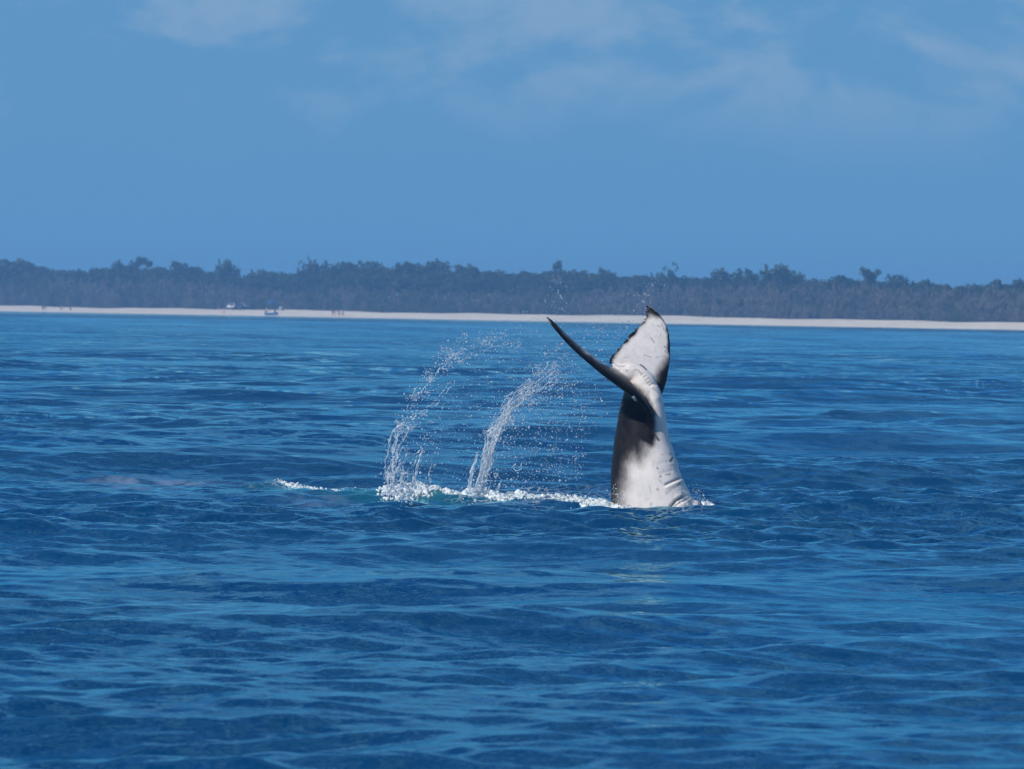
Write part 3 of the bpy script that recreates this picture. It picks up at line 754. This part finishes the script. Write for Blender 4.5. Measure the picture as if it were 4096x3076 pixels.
P1 = [(120, 180), (215, 225), (300, 330), (400, 425), (500, 500), (580, 552), (680, 612), (750, 655), (810, 705), (850, 765), (885, 840), (902, 900), (912, 980), (908, 1060), (884, 1105), (850, 1092), (800, 1080), (700, 1050), (560, 800), (300, 560), (100, 260)]
black = np.maximum(black, sdf(P1, 28) * np.maximum(np.clip((-.08 - dep) / .1, 0, 1), (cx < 560)))
P2 = [(500, 600), (690, 700), (790, 745), (850, 860), (890, 960), (880, 1090), (850, 1110), (835, 1170), (800, 1215), (752, 1180), (715, 1240), (700, 1330), (690, 1400), (672, 1470), (660, 1600), (400, 1700), (400, 700)]
black = np.maximum(black, 0.955 * sdf(P2, 82) * (dep > -.6))
# the grey transition on the left flank
black = np.maximum(black, 0.76 * sdf([(480, 1150), (720, 1150), (705, 1300), (690, 1420), (672, 1600), (480, 1650)], 95))
black = np.maximum(black, sdf([(760, 720), (845, 770), (892, 870), (914, 960), (914, 1060), (890, 1118), (850, 1112), (812, 1092), (780, 1050), (772, 950), (762, 820)], 28) * (dep > -.6))  # black lobe at the fluke root: dark skin with the fluke's shadow painted in
# dark border of the right fluke
RTE = [(583, 535), (590, 500), (640, 440), (700, 370), (770, 300), (835, 238), (850, 180), (845, 120)]
RLE = [(955, 745), (985, 670), (1006, 590), (1019, 500), (1020, 400), (1008, 310), (980, 238), (935, 180), (890, 145), (850, 118)]
rz_ = (dep > -.02) & (cy0 < 780)
black = np.maximum(black, rz_ * np.clip(1.25 * np.exp(-(seg_dist(cx, cy, RTE) / 17) ** 2), 0, 1))
black = np.maximum(black, rz_ * np.clip(1.15 * np.exp(-(seg_dist(cx, cy, RLE) / 15) ** 2), 0, 1))
black = np.maximum(black, rz_ * sdf([(830, 90), (960, 180), (930, 205), (890, 185), (858, 200), (838, 190)], 40))
black = np.maximum(black, rz_ * sdf([(1060, 470), (1060, 700), (985, 800), (930, 760), (905, 670), (925, 610), (965, 550), (992, 500)], 44))
# the back of the flukes and of the body is black
back_ = np.clip((nr[:, 1] - .12) / .25, 0, 1) * np.clip((1010 - cx) / 60, .0, 1); back_ = np.maximum(back_, np.clip((nr[:, 1] - .12) / .25, 0, 1) * (cy0 < 800))
black = np.maximum(black, back_)
# scratches, spots, pale scars, and crease shade painted along the skin folds
cx, cy = cx0, cy0
for pts, wd, st in ([((805, 540), (825, 552), (848, 575))], 5, .9), : pass
SCR_SHADE = [([(806, 541), (828, 555), (848, 576)], 4.5, .9), ([(880, 350), (905, 385)], 2.5, .6), ([(835, 470), (880, 488)], 2.2, .5), ([(915, 492), (965, 478)], 2.0, .35), ([(690, 400), (720, 380)], 2, .5),
       ([(975, 410), (1000, 440)], 4, .8), ([(980, 440), (1004, 480)], 4, .7), ([(955, 250), (972, 300)], 3, .5), ([(925, 265), (950, 275)], 3, .5), ([(610, 520), (650, 548)], 3, .6), ([(650, 548), (690, 552)], 3, .6), ([(890, 705), (935, 745)], 2.5, .5),
       ([(770, 575), (800, 583)], 3, .6), ([(795, 592), (812, 600)], 3, .65), ([(808, 612), (826, 600)], 3, .65), ([(828, 628), (846, 616)], 3.5, .7), ([(840, 648), (862, 634)], 3.5, .7), ([(852, 668), (876, 656)], 3.5, .7), ([(866, 688), (892, 668)], 3.5, .75),
       ([(905, 1025), (935, 1068)], 7, .95), ([(1018, 1215), (1032, 1188)], 6, .85), ([(1008, 1245), (1038, 1240)], 3, .5), ([(955, 1170), (968, 1168)], 4, .45), ([(1008, 1166), (1016, 1164)], 4, .5), ([(985, 1308), (1016, 1304)], 5, .55), ([(945, 1325), (952, 1318)], 5, .5),
       ([(935, 1340), (955, 1370)], 3, .4), ([(870, 1385), (880, 1432)], 3, .3), ([(925, 1410), (932, 1416)], 6, .4), ([(985, 1378), (1040, 1352), (1092, 1330)], 3.2, .75), ([(990, 1440), (1040, 1400)], 9, .25), ([(1050, 1400), (1080, 1370)], 9, .3),
       ([(1025, 1532), (1060, 1490), (1110, 1455)], 6, .7), ([(1050, 1530), (1090, 1500)], 4, .6), ([(1130, 1480), (1160, 1500)], 5, .35), ([(1180, 1500), (1215, 1510)], 4, .3), ([(880, 1525), (882, 1510)], 8, .25)]
for pts, wd, st in SCR_SHADE:
    black = np.maximum(black, (st if wd > 4.4 else st * .7) * line(pts, max(wd, 3.6)) * (nr[:, 1] < .25))
r_ = np.random.default_rng(9)
for k in range(46):                          # fine scratches, most of them on the white underside
    a0 = (r_.uniform(620, 1000), r_.uniform(230, 560)) if k < 18 else (r_.uniform(720, 1090), r_.uniform(800, 1520))
    a = r_.uniform(0, 3.14); L = r_.uniform(12, 40)
    black = np.maximum(black, r_.uniform(.05, .16) * line([a0, (a0[0] + L * math.cos(a), a0[1] + L * math.sin(a))], 3.6) * (nr[:, 1] < .2))
for pts, wd, st in (([(752, 768), (768, 775)], 9, .85), ([(766, 785), (776, 790)], 6, .8), ([(645, 930), (650, 925)], 5, .4), ([(665, 835), (690, 815)], 4, .3), ([(160, 215), (172, 240)], 4, .7), ([(175, 238), (182, 255)], 3, .5), ([(330, 378), (365, 405)], 6, .25), ([(260, 320), (300, 350)], 6, .2)):
    black = np.minimum(black, 1 - st * line(pts, wd))
# skin folds cut into the low right side
dn = np.zeros(nv)
for pts, wd, am in (([(985, 1380), (1040, 1354), (1095, 1330)], 9, .022), ([(1020, 1535), (1060, 1492), (1125, 1450)], 12, .035), ([(1045, 1535), (1095, 1500), (1150, 1475)], 8, .02), ([(1030, 1165), (1060, 1190)], 9, .012),
                    ([(955, 1300), (1020, 1285)], 14, .005), ([(950, 1230), (1030, 1215)], 14, .004), ([(1100, 1360), (1140, 1420)], 10, .012), ([(770, 585), (830, 625), (880, 690)], 10, .006), ([(870, 740), (895, 820)], 12, .012)):
    dn -= am * line(pts, wd)
for pts, wd, am in (([(990, 1400), (1045, 1374), (1100, 1350)], 14, .012), ([(740, 560), (820, 600), (890, 680), (925, 760)], 30, .014), ([(905, 790), (930, 900)], 30, .012)):
    dn += am * line(pts, wd)
z_low = np.clip((cy - 1380) / 60, 0, 1) * np.clip((cx - 1030) / 50, 0, 1)
dn += z_low * (.012 * wob(.045, .055, .3) + .005 * wob(.12, .13, 2.2))
te = np.exp(-(seg_dist(cx, cy, RTE) / 9) ** 2) * rz_
dn += te * .008 * np.random.default_rng(2).normal(size=nv)
dn *= (nr[:, 1] < .3)
co = co + nr * dn[:, None]
wm_.vertices.foreach_set('co', co.astype(np.float32).ravel()); wm_.update()
attr(wm_, 'pigment_shade', 1 - (1 - np.clip(black, 0, 1)) ** 1.5)
m = Mat('whale_skin'); oc = m.obj()
n1 = m.noise(oc, 6, 6, .6); sk_ = m.n('ShaderNodeMapping', {'Vector': oc, 'Scale': (1, 1, .28)}); n2 = m.noise(sk_.outputs[0], 34, 6, .7); n3 = m.noise(oc, 2.2, 3)
pg_ = m.attr('pigment_shade')
edge = m.math('ADD', pg_, m.math('MULTIPLY', m.math('SUBTRACT', n2.outputs['Fac'], .5), m.math('MULTIPLY', m.math('MULTIPLY', pg_, m.math('SUBTRACT', 1.0, pg_)), 2.4)), True)
white = m.mix(m.ramp(n1.outputs['Fac'], .35, .7), (.77, .72, .67), (.68, .63, .59))
white = m.mix(m.ramp(n3.outputs['Fac'], .45, .7, 0, .35), white, (.58, .54, .54))
dark = m.mix(m.ramp(n1.outputs['Fac'], .4, .7), (.005, .005, .006), (.014, .013, .014))
colw = m.mix(edge, white, dark)
bw = m.n('ShaderNodeBump', {'Height': n2.outputs['Fac'], 'Strength': .25, 'Distance': .01})
p = m.n('ShaderNodeBsdfPrincipled', {'Base Color': colw, 'Roughness': m.ramp(n1.outputs['Fac'], .3, .7, .34, .5), 'IOR': 1.4, 'Normal': bw.outputs[0], 'Specular IOR Level': .10})
whale = link('humpback_whale', wm_, m.surf(p.outputs[0]), smooth=True)
tag(whale, 'black and white whale tail raised upright out of the sea', 'whale')
M_BARN = simple('barnacle_shell', (.55, .52, .47), .8, .2, 40)
def barn(b):
    r_ = random.Random(4)
    for cx_, cy_, rr in ((758, 770, .022), (768, 778, .026), (775, 788, .018), (764, 764, .016), (770, 792, .014)):
        i_ = int(np.argmin((cx0 - cx_) ** 2 + (cy0 - cy_) ** 2 + np.where(nr[:, 1] < 0, 0, 1e6) + (dep + .8).clip(0) * 400))
        M_ = Matrix.Translation(co[i_]) @ Vector(nr[i_]).to_track_quat('Z', 'Y').to_matrix().to_4x4()
        bmesh.ops.create_cone(b, segments=9, radius1=rr, radius2=rr * .5, depth=rr * 1.2, cap_ends=True, matrix=M_)
bm_obj('barnacle', barn, M_BARN, whale)

# ------------------------------------------------------------------ splashes, droplets and foam
ICO = {}
for k in (1, 2):
    bm = bmesh.new(); bmesh.ops.create_icosphere(bm, subdivisions=k, radius=1.0)
    ICO[k] = (np.array([v.co[:] for v in bm.verts]), np.array([[v.index for v in f.verts] for f in bm.faces])); bm.free()
def balls(C, R, sub=1, stretch=None):
    V0, F0 = ICO[sub]; C = np.asarray(C); R = np.asarray(R)
    if R.ndim == 1: R = R[:, None] * np.ones(3)
    V = C[:, None, :] + V0[None] * R[:, None, :]
    F = F0[None] + (np.arange(len(C)) * len(V0))[:, None, None]
    return V.reshape(-1, 3), F.reshape(-1, 3)
def water_mat(name, white, rough, a=(.78, .88, .96)):
    m = Mat(name); n = m.noise(m.obj(), 9, 4)
    d_ = m.n('ShaderNodeBsdfDiffuse', {'Color': (*a, 1)})
    t_ = m.n('ShaderNodeBsdfTranslucent', {'Color': (*a, 1)})
    dt = m.n('ShaderNodeMixShader', {0: .4, 1: d_.outputs[0], 2: t_.outputs[0]})
    g_ = m.n('ShaderNodeBsdfPrincipled', {'Base Color': (.95, .98, 1, 1), 'Roughness': rough, 'IOR': 1.333, 'Transmission Weight': 1.0})
    f = m.ramp(n.outputs['Fac'], .35, .65, white * .45, min(1, white * 1.55))
    return m.surf(m.n('ShaderNodeMixShader', {0: f, 1: g_.outputs[0], 2: dt.outputs[0]}).outputs[0])
M_JET = water_mat('splash_water', .52, .10, (.88, .94, .98))
M_DROP = water_mat('droplet_water', .46, .08, (.93, .96, .98))
m = Mat('white_foam'); n = m.noise(m.obj(), 12, 5, .65); bw = m.n('ShaderNodeBump', {'Height': n.outputs['Fac'], 'Strength': .5, 'Distance': .02})
cf = m.mix(m.ramp(n.outputs['Fac'], .35, .62), (.50, .62, .66), (.80, .83, .83))
fp_ = m.n('ShaderNodeBsdfPrincipled', {'Base Color': cf, 'Roughness': .4, 'Normal': bw.outputs[0]}).outputs[0]
fg_ = m.n('ShaderNodeBsdfPrincipled', {'Base Color': (.9, .97, 1, 1), 'Roughness': .15, 'IOR': 1.333, 'Transmission Weight': 1.0}).outputs[0]
fn_ = m.noise(m.obj(), 7, 4, .6)
M_FOAM = m.surf(m.n('ShaderNodeMixShader', {0: m.ramp(fn_.outputs['Fac'], .32, .50, .55, 1.0), 1: fg_, 2: fp_}).outputs[0])

r = np.random.default_rng(21)
def strand(path, n, spread, rad, dep0, depS, keep=None):
    """blobs of water strewn along a path of photograph pixels; spread and rad are (start, end) in pixels"""
    P = catmull(path, 12); L = np.concatenate([[0], np.cumsum(np.hypot(*np.diff(P, axis=0).T))]); L /= L[-1]
    t = r.random(n) if keep is None else r.random(n) ** keep
    px = np.interp(t, L, P[:, 0]); py = np.interp(t, L, P[:, 1])
    wv = np.sin(t * 23 + spread[0]) * .5
    sp = spread[0] + (spread[1] - spread[0]) * t
    px = px + r.normal(size=n) * sp + wv * sp; py = py + r.normal(size=n) * sp * .8
    rd = (rad[0] + (rad[1] - rad[0]) * t) * np.exp(r.normal(size=n) * .35)
    C = np.array([at(a, b, WD + dep0 + depS * e) for a, b, e in zip(px, py, r.normal(size=n))])
    return C, rd * WD / F_PX
def filament(path, wid, dep0, wig=3.0, ph=0.0):
    P = catmull(path, 14); n = len(P); t = np.linspace(0, 1, n)
    px = P[:, 0] + wig * np.sin(t * 19 + ph) + r.normal(size=n) * wig * .3; py = P[:, 1] + wig * np.cos(t * 15 + ph)
    rd = (wid[0] + (wid[1] - wid[0]) * t) * (.75 + .45 * np.sin(t * 31 + ph * 2) ** 2)
    C = np.array([at(a, b, WD + dep0) for a, b in zip(px, py)])
    return C, rd * WD / F_PX
def jet(path, w0, w1, n, rad, dep0, depS, tmin=.35, wig=1.0):
    """n wandering threads of water that leave the sea together and part as they rise"""
    P = catmull(path, 16); m_ = len(P); t = np.linspace(0, 1, m_); Cs, Rs = [], []
    T = np.gradient(P, axis=0); T /= np.linalg.norm(T, axis=1)[:, None]; N = np.stack([-T[:, 1], T[:, 0]], -1)
    for k in range(n):
        o = r.uniform(-1, 1); te = r.uniform(tmin, 1.0); ts = 0 if r.random() < .75 else r.uniform(0, .4)
        wd = np.cumsum(r.normal(size=m_)) * .10; wd = np.convolve(wd, np.ones(5) / 5, 'same')
        off = (o + wd * wig) * (w0 + (w1 - w0) * t) + 2.2 * np.sin(t * r.uniform(14, 40) + r.uniform(0, 6))
        d_ = dep0 + depS * (r.normal() + wd * .6)
        px = P[:, 0] + N[:, 0] * off; py = P[:, 1] + N[:, 1] * off
        tt = np.linspace(0, m_ - 1, m_ * 3); px = np.interp(tt, np.arange(m_), px); py = np.interp(tt, np.arange(m_), py); dd = np.interp(tt, np.arange(m_), d_)
        tq = tt / (m_ - 1); sel_ = (tq <= te) & (tq >= ts)
        rd = (rad[0] + (rad[1] - rad[0]) * tq) * (.46 + .62 * np.sin(tq * r.uniform(30, 70) + r.uniform(0, 6)) * np.sin(tq * r.uniform(12, 30)) + .25 * r.random(len(tq))) * np.clip((te - tq) / .15 + .4, .4, 1)
        for a_, b_, c_, q_ in zip(px[sel_], py[sel_], dd[sel_], rd[sel_]):
            if q_ > 1.05: Cs.append(at(a_, b_, WD + c_)); Rs.append(q_ * WD / F_PX)
    return np.array(Cs), np.array(Rs)
def splash(name, groups, label, voxel=.0078):
    C = np.vstack([g[0] for g in groups]); R = np.concatenate([g[1] for g in groups])
    R = np.maximum(R, voxel * 1.0)
    V_, F_ = balls(C, R, 1)
    me_ = bpy.data.meshes.new('raw'); me_.from_pydata(V_.tolist(), [], F_.tolist())
    out = remeshed(me_, voxel, 2, .5, name)
    ob = link(name, out, M_JET, smooth=True); tag(ob, label, 'splash', kind='stuff'); return ob
A = [(1568, 1978), (1560, 1890), (1574, 1820), (1602, 1745), (1640, 1692), (1652, 1630), (1682, 1570), (1735, 1508), (1792, 1440), (1835, 1408), (1900, 1390), (1980, 1364), (2045, 1342)]
B = [(1640, 1978), (1662, 1885), (1682, 1820), (1706, 1760), (1716, 1715)]
left = [jet(A[:8], 20, 17, 10, (3.8, 2.1), -.1, .10, .15), jet(B, 14, 7, 6, (3.6, 2.4), .1, .08, .5), jet([(1608, 1980), (1612, 1900), (1628, 1830), (1650, 1770)], 46, 34, 16, (3.8, 2.2), 0, .14, .25, 1.6),
        jet([(1560, 1975), (1548, 1900), (1552, 1850)], 16, 12, 6, (3.2, 2.2), -.1, .08, .4), jet([(1575, 1780), (1600, 1700), (1668, 1702), (1700, 1690)], 9, 12, 5, (2.6, 2.0), -.1, .08, .6),
        jet(A[6:], 7, 15, 3, (2.4, 1.9), -.1, .12, .4), jet([(1680, 1660), (1745, 1612), (1800, 1545), (1822, 1508)], 7, 9, 4, (2.4, 2.0), .1, .08, .6),
        jet([(1710, 1970), (1712, 1900), (1722, 1850), (1728, 1800)], 10, 6, 3, (2.4, 2.0), .2, .06, .6),
        strand([(1605, 1985), (1612, 1930), (1618, 1880)], 160, (34, 28), (5, 3), 0, .15, 1.3), strand(A, 300, (18, 24), (3.2, 2.1), -.1, .2, 1.2)]
splash('splash', left, 'ragged white splash left of the other, rising in a long arc from the foam')
D_ = [(1905, 1975), (1934, 1900), (1952, 1830), (1968, 1762), (1992, 1708), (2022, 1660), (2062, 1618), (2112, 1578), (2165, 1538), (2215, 1495), (2262, 1452)]
right = [jet(D_, 13, 26, 20, (4.0, 1.9), .05, .10, .15), jet([(p[0] + 6, p[1] + 4) for p in D_[:7]], 9, 10, 12, (5.0, 2.4), .1, .06, .6, .5), jet(D_[4:], 14, 34, 7, (2.3, 1.8), .05, .15, .15, 1.4),
         jet([(1876, 1978), (1890, 1890), (1908, 1832), (1914, 1800)], 13, 3, 8, (4.2, 2.2), -.1, .06, .5, .6), jet([(1946, 1978), (1956, 1930), (1966, 1880)], 26, 22, 9, (3.8, 2.2), .05, .12, .3, 1.5),
         jet([(1980, 1978), (1994, 1935), (2008, 1908)], 8, 4, 4, (3.8, 2.2), .1, .05, .5), jet([(2010, 1705), (2040, 1650), (2030, 1600)], 8, 8, 4, (2.4, 2), 0, .08, .5),
         strand(D_[3:], 260, (14, 34), (2.9, 2.0), .05, .2), strand([(1905, 1985), (1920, 1945), (1935, 1910)], 120, (30, 20), (4.6, 3), .05, .15, 1.4),
         filament([(2062, 1852), (2054, 1870), (2066, 1884), (2084, 1876), (2086, 1854)], (2.6, 2.6), .2, 2, .3)]
splash('splash', right, 'smoother white splash curving up towards the tail, right of the ragged one')

# loose droplets
pts = []
def drops(n, fn, rmed, dep0=0.0, depS=.5):
    for k in range(int(n * 2.3)):
        a, b = fn(); pts.append((a, b, dep0 + depS * r.normal(), rmed * .70 * math.exp(r.normal() * .42)))
def along(path, sp0, sp1, bias=1.0):
    P = catmull(path, 10); nc = 34; ct = r.random(nc); co_ = r.normal(size=(nc, 2)) * .8; cs_ = r.uniform(.08, .40, nc)
    def f():                                # most drops fly in torn clumps, the rest loose
        if r.random() < .62:
            k = r.integers(nc); t = float(np.clip(ct[k] + r.normal() * .012, 0, 1)); ox, oy = co_[k] + r.normal(size=2) * cs_[k]
        else: t = r.random() ** bias; ox, oy = r.normal(size=2)
        a = P[int(t * (len(P) - 1))]; s_ = sp0 + (sp1 - sp0) * t
        return a[0] + ox * s_, a[1] + oy * s_
    return f
def area(poly):
    xs = [p_[0] for p_ in poly]; ys = [p_[1] for p_ in poly]
    def f():
        while True:
            a, b = r.uniform(min(xs), max(xs)), r.uniform(min(ys), max(ys))
            if inside(np.array([a]), np.array([b]), poly)[0]: return a, b
    return f
drops(520, along(A, 24, 34), 1.9)
drops(620, along(D_, 20, 46), 1.9)
drops(420, along(D_[4:], 30, 62), 1.75)
drops(620, area([(1690, 1960), (1720, 1700), (1850, 1470), (2060, 1360), (2260, 1420), (2420, 1560), (2440, 1640), (2300, 1900), (2200, 1965)]), 1.55)
drops(420, area([(1960, 1960), (2040, 1680), (2240, 1520), (2430, 1600), (2350, 1760), (2330, 1940)]), 1.7)
drops(150, area([(1550, 1960), (1540, 1750), (1650, 1560), (1780, 1560), (1760, 1800), (1720, 1960)]), 1.7)
drops(60, along([(2235, 1110), (2230, 1180), (2240, 1260)], 24, 30), 1.4)
drops(110, along([(2010, 1270), (2150, 1260), (2260, 1280), (2420, 1300), (2540, 1270)], 55, 40), 1.35)
drops(70, along([(2560, 1250), (2590, 1180), (2620, 1120)], 34, 26), 1.4)
drops(140, area([(2260, 1330), (2420, 1270), (2540, 1280), (2440, 1400), (2330, 1450), (2250, 1400)]), 1.4)
drops(120, area([(1740, 1430), (1850, 1330), (2120, 1290), (2200, 1340), (2000, 1400), (1830, 1440)]), 1.4)
drops(60, along([(2500, 1420), (2440, 1500)], 50, 40), 1.3)
drops(50, along([(2745, 1960), (2800, 1990), (2840, 2020)], 20, 14), 1.6, -.1, .15)
drops(40, along([(2455, 1960), (2490, 2010)], 16, 12), 1.6, -.4, .1)
C = np.array([at(a, b, WD + d_) for a, b, d_, _ in pts]); R = np.array([p_[3] for p_ in pts]) * WD / F_PX
ok = C[:, 2] > .02; C, R = C[ok], R[ok]
RR = R[:, None] * np.stack([1 + .35 * r.random(len(R)), 1 + .2 * r.random(len(R)), 1 + .5 * r.random(len(R))], -1)
V_, F_ = balls(C, RR, 1)
tag(link('spray', mesh_np('spray', V_, F_), M_DROP, smooth=True), 'cloud of loose droplets thrown from the flukes', 'spray', kind='stuff')

# foam: heaps of bubbles riding on the water
def foam(name, lines, label, voxel=.0095):
    Cs, Rs = [], []
    for path, wpx, hm, n, rad in lines:
        P = catmull([on_water(*p_)[:2] for p_ in path], 12)
        L = np.concatenate([[0], np.cumsum(np.hypot(*np.diff(P, axis=0).T))]); L /= L[-1]
        t = r.random(n); x_ = np.interp(t, L, P[:, 0]) + r.normal(size=n) * .05; y_ = np.interp(t, L, P[:, 1]) + r.normal(size=n) * wpx
        clump = np.clip(.78 + .24 * np.sin(x_ * 9.1 + 1.1 * np.sin(x_ * 3.7)) + .25 * np.sin(x_ * 23 + y_ * 4), .08, 1.3)
        end = np.clip(np.minimum(t, 1 - t) / .12, .25, 1)
        zz = sea(x_, y_)[0]
        h_ = 0.95 * hm * clump * end * r.random(n) ** 1.5
        Cs.append(np.stack([x_, y_, zz + h_ - .01], -1)); Rs.append(1.2 * rad * np.exp(r.normal(size=n) * .40) * (1 - .45 * h_ / max(hm, .01) ))
    V_, F_ = balls(np.vstack(Cs), np.maximum(np.concatenate(Rs), voxel), 1)
    me_ = bpy.data.meshes.new('raw'); me_.from_pydata(V_.tolist(), [], F_.tolist())
    return tag(link(name, remeshed(me_, voxel, 2, .5, name), M_FOAM, smooth=True), label, 'foam', kind='stuff')
foam('foam', [
    (((925, 1934), (1020, 1948), (1130, 1965), (1210, 1972), (1290, 1968)), 0.162, 0.049, 2100, 0.0106),
    (((1530, 2000), (1600, 2002), (1660, 2000), (1720, 1998)), 0.270, 0.084, 2100, 0.0139),
    (((1725, 1996), (1780, 1994), (1840, 1996)), 0.189, 0.105, 1500, 0.0147),
    (((1840, 1990), (1900, 1997), (1990, 2004), (2100, 2012)), 0.216, 0.119, 4500, 0.0163),
    (((2080, 2008), (2200, 2018), (2330, 2026), (2440, 2034), (2500, 2040)), 0.203, 0.098, 4500, 0.0155),
    (((2400, 2036), (2460, 2040), (2500, 2044)), 0.135, 0.084, 1200, 0.0147),
    (((2130, 1982), (2190, 1985), (2260, 1992)), 0.270, 0.056, 1100, 0.0131),
    (((1330, 1966), (1420, 1972), (1520, 1978)), 0.405, 0.018, 750, 0.0082),
    (((1390, 1955), (1470, 1950), (1540, 1952)), 0.405, 0.021, 450, 0.0082),
], 'white churned foam along the water left of the tail')
foam('foam', [
    (((2690, 2040), (2750, 2040), (2810, 2042), (2850, 2044)), 0.135, 0.049, 1600, 0.0122),
    (((2740, 2034), (2790, 2030), (2830, 2036)), 0.135, 0.084, 1100, 0.0139),
], 'white foam around the right foot of the tail')

# ------------------------------------------------------------------ sea haze
bm = bmesh.new(); box(bm, -3100, 3100, -3100, 3100, -1.9, 24.0)
bmesh.ops.recalc_face_normals(bm, faces=bm.faces[:])
me = bpy.data.meshes.new('haze'); bm.to_mesh(me); bm.free()
m = Mat('sea_haze')
v_ = m.n('ShaderNodeVolumePrincipled', {'Color': (.24, .54, .93, 1), 'Density': .00036, 'Anisotropy': 0.0})
m.lk(v_.outputs[0], m.out.inputs['Volume'])
tag(link('haze', me, m.m), 'thin blue sea haze over the water', kind='stuff')
